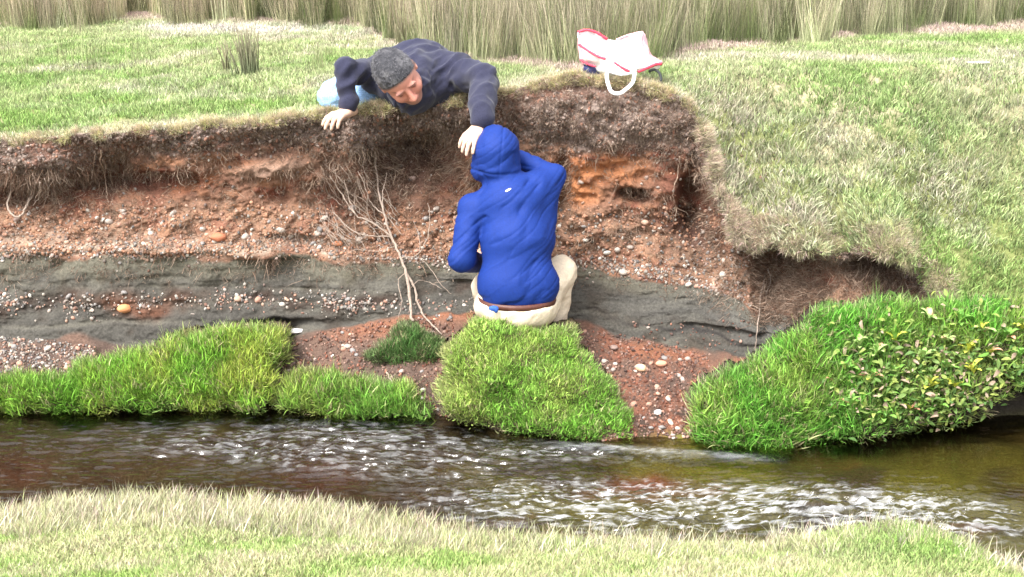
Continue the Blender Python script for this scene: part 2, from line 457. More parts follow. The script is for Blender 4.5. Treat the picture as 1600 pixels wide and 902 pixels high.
def band(name, r0, r1, mat):
    V = P3[r0:r1 + 1].reshape(-1, 3); n = r1 - r0
    idx = np.arange((n + 1) * NC).reshape(n + 1, NC)
    F = np.stack([idx[:-1, :-1], idx[:-1, 1:], idx[1:, 1:], idx[1:, :-1]], -1).reshape(-1, 4)
    me = mesh_from(name, V, F, [mat], CG[r0:r1 + 1].reshape(-1, 3))
    return link(name, me)
def row(k): return int(np.argmin(np.abs(ROWK - k)))
near_bank = tag(band("near_bank", 0, row(4), M_ground), kind='structure')
stream_bed = tag(band("stream_bed", row(4), row(7), M_earth), kind='structure')
earth_bank = tag(band("earth_bank", row(7), row(12), M_earth), kind='structure')
field = tag(band("field", row(12), NR - 1, M_ground), kind='structure')

# normals of the sheet
def grid_normals(P):
    dx = np.gradient(P, axis=1); dy = np.gradient(P, axis=0)
    n = np.cross(dx, dy)
    return n / np.maximum(np.linalg.norm(n, axis=-1, keepdims=True), 1e-9)
NG = grid_normals(P3)

def bvh_of(r0, r1):
    V = P3[r0:r1 + 1].reshape(-1, 3); n = r1 - r0
    idx = np.arange((n + 1) * NC).reshape(n + 1, NC)
    F = np.stack([idx[:-1, :-1], idx[:-1, 1:], idx[1:, 1:], idx[1:, :-1]], -1).reshape(-1, 4)
    return BVHTree.FromPolygons([tuple(v) for v in V.tolist()], F.tolist())
c_lo, c_hi = np.searchsorted(cols, -110), np.searchsorted(cols, 1710)
_r0, _r1 = row(2), row(15)
_V = P3[_r0:_r1 + 1, c_lo:c_hi].reshape(-1, 3)
_idx = np.arange((_r1 - _r0 + 1) * (c_hi - c_lo)).reshape(_r1 - _r0 + 1, c_hi - c_lo)
_F = np.stack([_idx[:-1, :-1], _idx[:-1, 1:], _idx[1:, 1:], _idx[1:, :-1]], -1).reshape(-1, 4)
LAND = BVHTree.FromPolygons(_V.tolist(), _F.tolist())
EYE = Vector(cam.location)
def hit(px, py, tree=None):
    d = (atv(px, py, 6.0) - EYE).normalized()
    p, n, i, dist = (tree or LAND).ray_cast(EYE, d)
    if p is not None and n.dot(d) > 0: n = -n
    return p, n

def scatter(r0, r1, n, weight, c0=None, c1=None, seed=1):
    """n random points on rows r0..r1 of the land, weighted by area times weight(px, py, X, Y, k)"""
    g = np.random.default_rng(seed)
    c0 = 0 if c0 is None else c0; c1 = NC - 1 if c1 is None else c1
    A = P3[r0:r1, c0:c1]; B = P3[r0:r1, c0 + 1:c1 + 1]; D = P3[r0 + 1:r1 + 1, c0:c1]; E = P3[r0 + 1:r1 + 1, c0 + 1:c1 + 1]
    ar = np.linalg.norm(np.cross(B - A, D - A), axis=-1)
    wgt = ar * weight(PX[r0:r1, c0:c1], py_of(A[..., 1] / S, A[..., 2] / S), A[..., 0], A[..., 1], kk[r0:r1, c0:c1])
    p = np.clip(wgt, 0, None).ravel(); cum = np.cumsum(p)
    id_ = np.searchsorted(cum, g.random(n) * cum[-1]); id_ = np.clip(id_, 0, len(p) - 1)
    i, j = np.unravel_index(id_, A.shape[:2])
    u = g.random(n)[:, None]; v = g.random(n)[:, None]
    pts = A[i, j] * (1 - u) * (1 - v) + B[i, j] * u * (1 - v) + D[i, j] * (1 - u) * v + E[i, j] * u * v
    nn = NG[r0 + i, c0 + j]
    return pts, nn, PX[r0 + i, c0 + j], py_of(pts[:, 1] / S, pts[:, 2] / S), kk[r0 + i, c0 + j]
# ------------------------------------------------------------------ instanced ground cover
LIB = {}
def tuft(kind, seed):
    g = np.random.default_rng(seed)
    V, F, Cc = [], [], []
    spec = dict(short=(30, .055, .015, .045, .0052, 1.15), lawn=(34, .058, .012, .034, .0054, 1.2), long=(20, .05, .06, .14, .0050, 1.1),
                turf=(28, .055, .02, .070, .0055, 1.0), rush=(56, .13, .35, 1.05, .0044, .26), sparse=(7, .05, .10, .26, .0028, .25),
                fibre=(16, .035, .03, .10, .0022, .9), mat=(22, .045, .015, .05, .0022, 1.4))[kind]
    nb, rad, h0, h1, wd, lean = spec
    for b in range(nb):
        r = rad * math.sqrt(g.random()); a = g.random() * 6.283
        x, y = r * math.cos(a), r * math.sin(a)
        h = h0 + (h1 - h0) * g.random() ** 1.3
        da = g.random() * 6.283
        ln = lean * (0.3 + g.random())
        dx, dy = math.cos(da), math.sin(da)
        ns = 3 if kind in ('long', 'rush', 'fibre', 'mat', 'turf', 'sparse') else 2
        wa = g.random() * 6.283
        wx, wy = math.cos(wa), math.sin(wa)
        w = wd * (.7 + .6 * g.random()) * .5
        sh = .30 + 1.15 * g.random()
        if kind == 'rush':
            q_ = g.random(); tip = (1.05, .86, .80) if q_ < .7 else ((.55, .66, .36) if q_ < .88 else (.5, .38, .30))
            low = (.62, .72, .45)
        elif kind in ('fibre', 'mat'):
            tip = (1, 1, 1); low = (.6, .55, .5)
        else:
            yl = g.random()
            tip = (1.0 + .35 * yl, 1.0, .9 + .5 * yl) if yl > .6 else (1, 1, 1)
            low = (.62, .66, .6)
        base = len(V)
        cur = np.array([x, y, -.006]); seg = h / ns
        curl = g.normal(0, .7, 3)
        for s in range(ns + 1):
            f = s / ns
            ww = w * (1 - f ** 1.5 * .95) if kind != 'rush' else w * (1 - f * .7)
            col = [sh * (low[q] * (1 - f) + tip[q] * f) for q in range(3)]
            if s < ns:
                V += [(cur[0] - wx * ww, cur[1] - wy * ww, cur[2]), (cur[0] + wx * ww, cur[1] + wy * ww, cur[2])]
                Cc += [col, col]
            else:
                V.append(tuple(cur)); Cc.append(col)
            t = ln * (f + .3)
            v = np.array([dx * t, dy * t, 1.0 if kind not in ('fibre', 'mat') else .75])
            if kind in ('fibre', 'mat'):
                v += curl * (.5 + f) * .9; curl = curl * .5 + g.normal(0, .8, 3)
            v /= np.linalg.norm(v)
            cur = cur + v * seg
        for s in range(ns - 1):
            F.append((base + 2 * s, base + 2 * s + 1, base + 2 * s + 3, base + 2 * s + 2))
        F.append((base + 2 * ns - 2, base + 2 * ns - 1, base + 2 * ns))
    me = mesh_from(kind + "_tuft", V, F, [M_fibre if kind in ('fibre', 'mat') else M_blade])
    ca = me.color_attributes.new("shade", 'FLOAT_COLOR', 'POINT')
    c4 = np.ones((len(V), 4), np.float32); c4[:, :3] = Cc
    ca.data.foreach_set('color', c4.ravel())
    return me

def rock_mesh(seed, mat, sub=1):
    import bmesh
    g = np.random.default_rng(seed)
    bm = bmesh.new()
    bmesh.ops.create_icosphere(bm, subdivisions=sub, radius=1.0)
    ax = np.array([1.0, .75 + .2 * g.random(), .5 + .25 * g.random()])
    off = g.random(3) * 20
    for v in bm.verts:
        p = np.array(v.co)
        q = p * ax * (1 + .22 * float(fbm(p[0] * 1.3 + off[0], p[1] * 1.3 + off[1], p[2] * 1.3 + off[2], 2, 3)))
        v.co = q
    me = bpy.data.meshes.new("stone")
    bm.to_mesh(me); bm.free()
    me.polygons.foreach_set('use_smooth', [True] * len(me.polygons))
    me.materials.append(mat)
    return me

def lib(kind, n=4):
    if kind not in LIB:
        col = bpy.data.collections.new("lib_" + kind)
        for i in range(n):
            me = rock_mesh(300 + i, M_stone_i) if kind == 'pebble' else tuft(kind, 100 + i * 13 + len(kind))
            col.objects.link(bpy.data.objects.new("%s_source_%d" % (kind, i), me))
        LIB[kind] = col
    return LIB[kind]

def gn_group(kind):
    name = "scatter_" + kind
    if name in bpy.data.node_groups: return bpy.data.node_groups[name]
    ng = bpy.data.node_groups.new(name, 'GeometryNodeTree')
    ng.interface.new_socket("Geometry", in_out='INPUT', socket_type='NodeSocketGeometry')
    ng.interface.new_socket("Geometry", in_out='OUTPUT', socket_type='NodeSocketGeometry')
    gi = ng.nodes.new("NodeGroupInput"); go = ng.nodes.new("NodeGroupOutput")
    ci = ng.nodes.new("GeometryNodeCollectionInfo")
    ci.inputs['Collection'].default_value = lib(kind)
    ci.inputs['Separate Children'].default_value = True
    ci.inputs['Reset Children'].default_value = True
    ip = ng.nodes.new("GeometryNodeInstanceOnPoints")
    ip.inputs['Pick Instance'].default_value = True
    def na(nm, dt):
        a = ng.nodes.new("GeometryNodeInputNamedAttribute"); a.data_type = dt; a.inputs['Name'].default_value = nm
        return [o for o in a.outputs if o.enabled and o.name == 'Attribute'][0]
    L = ng.links.new
    L(gi.outputs[0], ip.inputs['Points']); L(ci.outputs[0], ip.inputs['Instance'])
    L(na('rot', 'FLOAT_VECTOR'), ip.inputs['Rotation']); L(na('scl', 'FLOAT_VECTOR'), ip.inputs['Scale']); L(na('vid', 'INT'), ip.inputs['Instance Index'])
    L(ip.outputs[0], go.inputs[0])
    return ng

def euler_from(nrm, up_mix, g, spin=True, hang=None):
    n = nrm.copy()
    up = np.array([0, 0, 1.0]) if hang is None else np.array(hang, float)
    z = n * (1 - up_mix) + up * up_mix
    z /= np.linalg.norm(z, axis=1, keepdims=True)
    a = g.random(len(z)) * 6.283
    t = np.stack([np.cos(a), np.sin(a), 0 * a + .01], 1)
    x = np.cross(t, z); x /= np.maximum(np.linalg.norm(x, axis=1, keepdims=True), 1e-6)
    y = np.cross(z, x)
    return np.stack([np.arctan2(y[:, 2], z[:, 2]), -np.arcsin(np.clip(x[:, 2], -1, 1)), np.arctan2(x[:, 1], x[:, 0])], 1)

def instancer(name, kind, pts, rot, scl, tint, parent=None):
    n = len(pts)
    me = bpy.data.meshes.new(name)
    me.vertices.add(n); me.vertices.foreach_set('co', np.asarray(pts, np.float32).ravel())
    def at_(nm, ty, key, arr):
        a = me.attributes.new(nm, ty, 'POINT'); a.data.foreach_set(key, np.asarray(arr).ravel())
    at_('rot', 'FLOAT_VECTOR', 'vector', rot.astype(np.float32))
    if scl.ndim == 1: scl = np.repeat(scl[:, None], 3, 1)
    at_('scl', 'FLOAT_VECTOR', 'vector', scl.astype(np.float32))
    at_('vid', 'INT', 'value', np.random.default_rng(n).integers(0, 4, n).astype(np.int32))
    c4 = np.ones((n, 4), np.float32); c4[:, :3] = np.clip(tint, 0, .95)
    at_('tint', 'FLOAT_COLOR', 'color', c4)
    me.update()
    o = link(name, me)
    if parent is not None: place_child(o, parent)
    md = o.modifiers.new("scatter", 'NODES'); md.node_group = gn_group(kind)
    o['kind'] = 'stuff'
    return o

def lerp3(a, b, w):
    return np.asarray(a)[None, :] * (1 - w[:, None]) + np.asarray(b)[None, :] * w[:, None]
def blend(c, b, w):
    return c * (1 - w[:, None]) + np.asarray(b)[None, :] * w[:, None]

g = np.random.default_rng(5)
G_GREEN, G_YEL, G_STRAW, G_BRIGHT = (.31, .46, .14), (.49, .57, .27), (.70, .64, .50), (.17, .42, .05)

# --- field behind the bank
r12, r16 = row(12), row(16)
def wf(px, py, X, Y, k):
    vis = ((px > -160) & (px < 1760)).astype(float)
    sparse_out = .06 * ((px > -900) & (px < 2500))
    return np.maximum(vis, sparse_out) * np.where(Y < 8.5 * S, 1.0, np.where(Y < 12.5 * S, .6, .12)) * (py > -60)
pts, nn, px, py, k_ = scatter(r12, row(15.6), 46000, wf, seed=21)
big = fbm(pts[:, 0] * 1.1, pts[:, 1] * 1.6, 0, 3, 91); med = fbm(pts[:, 0] * 4, pts[:, 1] * 6, 0, 3, 93); fin = g.random(len(pts))
c = lerp3(G_YEL, G_GREEN, smooth(-.25, .45, big * .6 + med * .7))
c = blend(c, G_STRAW, smooth(.05, .5, fbm(pts[:, 0] * 2.5, pts[:, 1] * 3.5, 3, 3, 95) + .35 * (fin - .5)) * .7)
lipd = py - tab(px, LIP)                       # negative above the lip
edge = smooth(-22, -3, lipd) * (1 - .75 * smooth(1130, 1200, px))
c = blend(c, (.80, .74, .56), edge * .8)
scar = np.exp(-((px - 1150) / 90) ** 2) * smooth(120, 190, py) * smooth(430, 360, py) + .6 * np.exp(-((px - 1110) / 70) ** 2 - ((py - 150) / 40) ** 2)
tus = sum(np.exp(-((px - a) / rx) ** 2 - ((py - b) / ry) ** 2) for a, b, rx, ry in ((1525, 262, 70, 34), (1330, 240, 90, 30), (1450, 155, 110, 22), (1290, 330, 80, 30), (1560, 190, 80, 22)))
c = blend(c, (.60, .55, .41), np.clip(scar * .9 + tus * .75 * smooth(-.5, .3, med), 0, .85) * (.45 + .55 * (g.random(len(c)) < .75)))
lowr = smooth(300, 460, py) * smooth(1180, 1400, px)
c = blend(c, (.36, .52, .14), lowr * .55)
lefg = smooth(130, 175, py) * smooth(600, 400, px) * (1 - edge)
c = blend(c, (.30, .48, .11), lefg * .5)
sand = np.clip(np.exp(-((px - 270) / 50) ** 2 - ((py - 44) / 6) ** 2) + np.exp(-((px - 400) / 150) ** 2 - ((py - 46) / 8) ** 2), 0, 1)
c = blend(c, (.72, .68, .60), sand * .9)
c *= (.62 + .72 * g.random(len(c)))[:, None]
c = c * np.array([[1.0, 1.05, 1.05]])
sl_ = smooth(1080, 1200, px) * (py > 118)
sc = (.62 + .5 * g.random(len(pts))) * (1 - .45 * edge) + .18 * sl_ * (.3 + np.clip(scar + tus, 0, 1))
keep = ~((sand > .5) & (g.random(len(pts)) < .5))
rb_ = smooth(8, 0, py - np.interp(px, [q[0] for q in ((-900, 30), (0, 38), (200, 27), (400, 32), (560, 38), (620, 66), (700, 88), (780, 98), (900, 108), (1000, 100), (1060, 82), (1180, 70), (1250, 62), (1400, 50), (1600, 46))], [30, 38, 27, 32, 38, 66, 88, 98, 108, 100, 82, 70, 62, 50, 46]))
c = blend(c, (.62, .52, .44), rb_ * .85)
longm = (g.random(len(pts)) < .05 * sl_ + .26 * np.clip(scar + tus, 0, 1) * sl_)
for nm, kd, msk, k in (("field_grass", "short", keep & ~longm, 1.0), ("field_long_grass", "long", keep & longm, .60)):
    o = instancer(nm, kd, pts[msk], euler_from(nn[msk], .55, g), sc[msk] * k, c[msk])
    tag(o, "short pale green pasture grass covering the upper field" if kd == 'short' else "taller straw coloured grass on the slope beside the cut bank", "grass")

# --- fringe of dry grass hanging over the cut edge
def we(px, py, X, Y, k): return ((px > -140) & (px < 1480)) * (1 + .3 * (px > 1090)) * (.15 + 1.3 * (vnoise(px / 17., py / 23., 0, 9) > .45)) * (1 - .55 * (px > 1200)) * (1 - .5 * (px < 1080))
pts, nn, px, py, k_ = scatter(row(11.9), row(12.12), 5200, we, seed=22)
n2 = nn.copy(); n2[:, 1] -= .5; n2 /= np.linalg.norm(n2, axis=1, keepdims=True)
c = lerp3((.55, .47, .33), (.45, .48, .18), g.random(len(pts)) ** 2)
c = c * 1.4
c = blend(c, (.68, .60, .50), smooth(1060, 1120, px) * .5)
c = blend(c, (.42, .50, .16), smooth(1180, 1260, px) * .5 * (g.random(len(pts)) < .6)) * (.5 + .8 * g.random(len(pts)))[:, None]
o = instancer("edge_grass", "long", pts, euler_from(n2, .25, g), .20 + .20 * g.random(len(pts)) + .12 * (px > 1090), c)
tag(o, "dry straw grass overhanging the broken edge of the bank", "grass")

# --- fibrous roots in the topsoil
def wt(px, py, X, Y, k): return ((px > -120) & (px < 1500)) * smooth(10.6, 11.3, k) * (1 + .8 * (px > 760))
pts, nn, px, py, k_ = scatter(row(10.5), row(12) - 1, 8500, wt, seed=23)
kp = (nn[:, 2] < .45) | (px < 1120)
pts, nn, px, py, k_ = pts[kp], nn[kp], px[kp], py[kp], k_[kp]
c = lerp3((.11, .078, .062), (.48, .38, .31), g.random(len(pts)) ** 1.5)
c = c * (1.2 + .55 * smooth(760, 860, px) * (px < 1110))[:, None]
c = blend(c, (.22, .10, .06), (g.random(len(pts)) < .18) * .7)
o = instancer("hanging_rootlets", "mat", pts, euler_from(nn, .30, g, hang=(0, -.1, -1)), .28 + .5 * g.random(len(pts)) ** 1.5, c)
tag(o, "matted grey brown rootlets hanging from the topsoil of the bank", "roots")
pts, nn, px, py, k_ = scatter(row(10.6), row(12), 9000, lambda a, b, X, Y, k: ((a > -120) & (a < 1500)) * smooth(10.7, 11.2, k), seed=28)
cr_ = lerp3((.09, .06, .05), (.34, .27, .23), g.random(len(pts)) ** 1.4)
cr_ = blend(cr_, (.24, .11, .07), (g.random(len(pts)) < .2) * .8)
o = instancer("soil_crumbs", "pebble", pts, g.random((len(pts), 3)) * 6.28, (.003 + .009 * g.random(len(pts)) ** 2)[:, None] * (.6 + .8 * g.random((len(pts), 3))), cr_)
tag(o, "crumbly clods of dark topsoil along the top of the bank", "soil")
# sparse on the red layer and thick inside the right-hand cavities
def wr(px, py, X, Y, k):
    return ((px > -120) & (px < 1500)) * (.10 + 1.0 * np.exp(-((px - 60) / 60) ** 2 - ((py - 290) / 30) ** 2) + 1.1 * np.exp(-((px - 1240) / 80) ** 2 - ((py - 460) / 80) ** 2) + .7 * np.exp(-((px - 1400) / 60) ** 2 - ((py - 440) / 40) ** 2)
        + .6 * np.exp(-((px - 560) / 60) ** 2 - ((py - 300) / 70) ** 2) + .5 * np.exp(-((px - 740) / 70) ** 2 - ((py - 260) / 50) ** 2) + .5 * np.exp(-((px - 160) / 30) ** 2 - ((py - 270) / 50) ** 2))
pts, nn, px, py, k_ = scatter(row(8.7), row(11.2), 3600, wr, seed=24)
c = lerp3((.16, .09, .06), (.42, .33, .26), g.random(len(pts)) ** 1.3)
o = instancer("loose_rootlets", "fibre", pts, euler_from(nn, .35, g, hang=(0, -.2, -1)), .5 + .8 * g.random(len(pts)), c)
tag(o, "thin pale rootlets dangling over the red earth of the bank", "roots")

# --- near bank
def wn_(px, py, X, Y, k): return ((px > -160) & (px < 1760)) * (py < 980) + .05 * (Y > 0)
pts, nn, px, py, k_ = scatter(row(2.0), row(3.75), 24000, wn_, seed=25)
med = fbm(pts[:, 0] * 5, pts[:, 1] * 7, 0, 3, 97)
c = lerp3((.62, .66, .34), (.42, .58, .18), smooth(-.2, .5, med))
c = blend(c, (.68, .62, .44), smooth(.0, .5, fbm(pts[:, 0] * 8, pts[:, 1] * 9, 5, 3, 99) + .3 * (g.random(len(pts)) - .5)) * .7)
wl = smooth(3.0, 3.5, k_)
c = blend(c, (.60, .57, .37), wl * .4)
c = c * np.array([[.93, .97, .92]])
hum = np.exp(-((px - 1440) / 150) ** 2 - ((py - 850) / 50) ** 2)
c = blend(c, (.26, .46, .09), np.clip(hum, 0, 1) * .75)
c *= (.8 + .4 * g.random(len(c)))[:, None]
o = instancer("near_grass", "lawn", pts, euler_from(nn, .5, g), .8 + .6 * g.random(len(pts)), c)
tag(o, "bright pale short grass on the near bank of the stream", "grass")
# longer bleached grass along the near waterline
def ww(px, py, X, Y, k): return ((px > -160) & (px < 1760)) * (.25 + 1.0 * smooth(700, 420, px) + .35 * smooth(900, 700, px)) * smooth(3.5, 3.9, k)
pts, nn, px, py, k_ = scatter(row(2.7), row(4.06), 4600, lambda a, b, X, Y, k: ((a > -160) & (a < 1760)) * (.30 + 1.0 * smooth(850, 480, a)) * smooth(2.5, 3.0, k), seed=26)
c = lerp3((.74, .70, .52), (.55, .60, .28), g.random(len(pts)))
n2 = nn * .6 + np.array([[.25, .5, .5]]); n2 /= np.linalg.norm(n2, axis=1, keepdims=True)
o = instancer("waterside_grass", "long", pts, euler_from(n2, .35, g), .24 + .66 * g.random(len(pts)) ** 2.6, c * (.6 + .6 * g.random(len(c)))[:, None])
tag(o, "long bleached grass leaning over the near edge of the water", "grass")

# --- reed bed behind the field
REEDB = [(-900, 30), (0, 38), (200, 27), (400, 32), (560, 38), (620, 66), (700, 88), (780, 98), (900, 108), (1000, 100), (1060, 82), (1180, 70), (1250, 62), (1400, 50), (1600, 46), (2500, 46)]
n = 11500
pxs = -500 + g.random(n) * 2600
zf = np.interp(pxs, cols, farZ)
pyb = tab(pxs, REEDB) + g.normal(0, 3.0, n) + fbm(pxs / 40, 0, 0, 2, 7) * 12
b = (451 - pyb) / FPX; ang = PITCH - np.arctan(b)
Yb = (CAM_H - zf) / np.tan(ang) + g.random(n) ** 1.4 * 5.5
X = (pxs - 800) / FPX * (Yb * CP + (CAM_H - zf) * SP)
pts = np.stack([X, Yb, zf], 1) * S
frontness = g.random(n)
c = lerp3((.84, .72, .68), (.66, .66, .56), smooth(300, 900, pxs) * .8 + .1 * frontness)
c = blend(c, (.20, .27, .11), (g.random(n) < .25) * .85)
c *= (.32 + .95 * g.random(n))[:, None]
up = np.tile(np.array([[0, 0, 1.0]]), (n, 1)) + g.normal(0, .16, (n, 3))
up /= np.linalg.norm(up, axis=1, keepdims=True)
dist_ = Yb - (CAM_H - zf) / np.tan(ang)
scl = (.28 + .34 * g.random(n)) * (1 - smooth(.15, 1.1, dist_)) + smooth(.15, 1.1, dist_) * (.5 + .5 * g.random(n))
o = instancer("reed_bed", "rush", pts, euler_from(up, .2, g), scl, c)
tag(o, "bed of tall pale pinkish rushes across the back of the field", "rushes")
# scattered thin stalks in the pasture
n = 60
pxs = g.random(n) * 560; pys = 85 + g.random(n) * 30
P_, N_ = [], []
for a, b in zip(pxs, pys):
    p, q = hit(a, b)
    if p: P_.append(p)
P_ = np.array(P_); up = np.tile(np.array([[0, 0, 1.0]]), (len(P_), 1))
o = instancer("thin_stalks", "sparse", P_, euler_from(up, .8, g), .6 + .5 * g.random(len(P_)), np.tile(np.array([[.40, .44, .22]]), (len(P_), 1)))
tag(o, "sparse thin rush stalks standing in the pasture at left", "stalks")
# ------------------------------------------------------------------ turf blocks that slid down from the bank
def poly_dist(px, py, poly):
    """signed distance in pixels, positive inside"""
    x = px.ravel(); y = py.ravel()
    P = np.array(poly, float); Q = np.roll(P, -1, 0)
    dmin = np.full(x.shape, 1e9); ins = np.zeros(x.shape, bool)
    for (x0, y0), (x1, y1) in zip(P, Q):
        ex, ey = x1 - x0, y1 - y0
        t = np.clip(((x - x0) * ex + (y - y0) * ey) / (ex * ex + ey * ey + 1e-9), 0, 1)
        dmin = np.minimum(dmin, np.hypot(x - x0 - t * ex, y - y0 - t * ey))
        cond = ((y0 > y) != (y1 > y)) & (x < (x1 - x0) * (y - y0) / ((y1 - y0) + 1e-12) + x0)
        ins ^= cond
    return (np.where(ins, dmin, -dmin)).reshape(px.shape)

def turf_block(poly, ybot, ytop, bulge, seed, label, grasses, tintf, soil=(.10, .075, .05), thick=.13, name="turf_block", n_grass=900, gs=1.0, up=.5, edge_straw=.5, dens=None):
    P = np.array(poly, float)
    x0, y0 = P.min(0) - 8; x1, y1 = P.max(0) + 8
    xs = np.arange(x0, x1, 3.2); ys = np.arange(y0, y1, 3.2)
    X, Yp = np.meshgrid(xs, ys)
    wobx = X + fbm(X / 30, Yp / 30, seed, 3, 5) * 16; woby = Yp + fbm(X / 30, Yp / 30, seed + 9, 3, 6) * 13
    D = poly_dist(wobx, woby, poly)
    f = np.clip((y1 - 8 - Yp) / (y1 - y0 - 16), 0, 1)
    Yd = ybot + (ytop - ybot) * f ** 1.15 - bulge * (1 - np.exp(-np.clip(D, 0, 99) / 22)) + .14 * np.clip(1 - D / 14, 0, 1.4) ** 2
    Yd += fbm(X / 45, Yp / 35, seed, 3, 7) * .05 + fbm(X / 12, Yp / 12, seed, 2, 8) * .018
    W = at(X, Yp, Yd)
    B = W + np.array([0, thick, -.02])
    ok = D > -3
    n = X.size
    idx = np.arange(n).reshape(X.shape)
    q = np.stack([idx[:-1, :-1], idx[1:, :-1], idx[1:, 1:], idx[:-1, 1:]], -1)
    qm = ok[:-1, :-1] & ok[1:, :-1] & ok[1:, 1:] & ok[:-1, 1:]
    q = q[qm]
    ed = np.concatenate([q[:, [0, 1]], q[:, [1, 2]], q[:, [2, 3]], q[:, [3, 0]]])
    key = np.sort(ed, 1); code = key[:, 0] * n + key[:, 1]
    u, inv, cnt = np.unique(code, return_inverse=True, return_counts=True)
    be = ed[cnt[inv] == 1]
    F = np.concatenate([q, q[:, ::-1] + n, np.stack([be[:, 1], be[:, 0], be[:, 0] + n, be[:, 1] + n], 1)])
    V = np.concatenate([W.reshape(-1, 3), B.reshape(-1, 3)])
    used = np.unique(F); mp = np.full(len(V), -1); mp[used] = np.arange(len(used))
    cst = np.tile(np.array(soil)[None], (len(V), 1)) * (.7 + .6 * vnoise(V[:, 0] * 60, V[:, 1] * 60, V[:, 2] * 60, 4))[:, None]
    ctr = V[used].mean(0); ctr[2] = V[used][:, 2].min()
    me = mesh_from(name, V[used] - ctr, mp[F], [M_earth], cst[used])
    o = link(name, me); o.location = ctr
    tag(o, label, "turf", "slumped blocks of turf at the foot of the bank")
    nrm = np.cross(np.gradient(W, axis=1), -np.gradient(W, axis=0))
    nrm /= np.maximum(np.linalg.norm(nrm, axis=-1, keepdims=True), 1e-9)
    g = np.random.default_rng(seed)
    ii = np.flatnonzero((D > 1).ravel())
    for kd, cnt_, k in grasses:
        if dens is None: s = g.choice(ii, cnt_)
        else:
            w_ = dens(X.ravel()[ii], Yp.ravel()[ii]); s = g.choice(ii, cnt_, p=w_ / w_.sum())
        nn = nrm.reshape(-1, 3)[s]
        pts = W.reshape(-1, 3)[s] + g.normal(0, .006, (cnt_, 3)) - nn * .004
        dd = D.ravel()[s]; pxx = X.ravel()[s]; pyy = Yp.ravel()[s]
        c = tintf(pxx, pyy, g.random(cnt_), pts)
        st = np.clip(1 - dd / 13, 0, 1) * edge_straw
        c = blend(c, (.50, .42, .30), st) * (.5 + .8 * g.random(cnt_))[:, None]
        go = instancer("grass", kd, pts, euler_from(nn, up, g), (k * gs) * (.7 + .6 * g.random(cnt_)), c, parent=o)
    tree = BVHTree.FromPolygons((V[used]).tolist(), [list(map(int, r)) for r in mp[F]])
    return o, tree

def green(a, b, s=5.0, off=0):
    def f(px, py, r, pts):
        m = fbm(pts[:, 0] * s, pts[:, 1] * s + off, pts[:, 2] * s, 3, 33)
        c = lerp3(a, b, smooth(-.3, .45, m + .4 * (r - .5)))
        return blend(c, (.55, .50, .28), (r > .88) * .8)
    return f
TREES = []
o, t = turf_block([(-60,600),(0,588),(60,592),(100,585),(128,562),(190,560),(240,545),(262,530),(320,522),(372,510),(440,516),(440,545),(432,570),(425,600),(415,634),(330,640),(200,632),(150,640),(60,645),(-60,648)],
    5.93, 6.30, .04, 3, "long bright green turf block along the water left of the bare root", [("turf", 1700, .85), ("long", 500, .42), ("sparse", 120, .45)], green((.26, .56, .07), (.48, .62, .11))); TREES.append(t)
o, t = turf_block([(430,602),(460,582),(510,580),(560,590),(620,602),(658,618),(692,652),(600,656),(520,648),(440,636)],
    5.90, 6.08, .04, 4, "low green turf block with straw coloured rim between the left turf and the largest turf", [("turf", 600, .85), ("long", 240, .42), ("sparse", 60, .45)], green((.24, .52, .08), (.44, .60, .12))); TREES.append(t)
o, t = turf_block([(565,562),(580,535),(612,512),(650,505),(682,525),(700,560),(696,576),(640,570),(600,574)],
    6.22, 6.44, .03, 5, "small dark green mossy mound directly under the bare root", [("turf", 620, .55)], green((.13, .28, .07), (.24, .36, .11)), edge_straw=.7); TREES.append(t)
o, t = turf_block([(694,545),(710,518),(745,500),(800,506),(888,506),(905,530),(930,572),(960,612),(988,642),(982,690),(930,696),(850,688),(780,672),(720,656),(688,642),(702,590)],
    5.66, 6.00, .05, 6, "largest turf block, a steep yellow green slab directly in front of the seated person", [("turf", 1700, .62), ("lawn", 600, .9), ("sparse", 70, .30)], green((.32, .66, .10), (.52, .72, .17))); TREES.append(t)
o, t = turf_block([(1085,612),(1130,590),(1190,556),(1240,522),(1262,502),(1300,484),(1340,474),(1400,467),(1450,474),(1520,468),(1680,470),(1680,600),(1570,606),(1535,640),(1500,658),(1400,680),(1290,690),(1210,716),(1130,710),(1090,690),(1083,650)],
    5.60, 5.98, .05, 8, "broad bright green turf mound at the right edge reaching into the water", [("turf", 2100, .9), ("long", 900, .45), ("sparse", 160, .5)],
    lambda px, py, r, pts: blend(green((.22, .58, .08), (.40, .62, .12))(px, py, r, pts), (.17, .22, .07), smooth(1270, 1400, px) * smooth(500, 560, py) * .35),
    dens=lambda a, b: 1 - .72 * smooth(1290, 1370, a) * smooth(505, 550, b) , soil=(.045, .035, .025)); TREES.append(t)  # soil colour darkened to paint the shadow between the leaves
T5 = t

def hit_any(px, py):
    best = None
    for tr in [LAND]:
        p, n = hit(px, py, tr)
        if p is not None: best = (p, n)
    return best

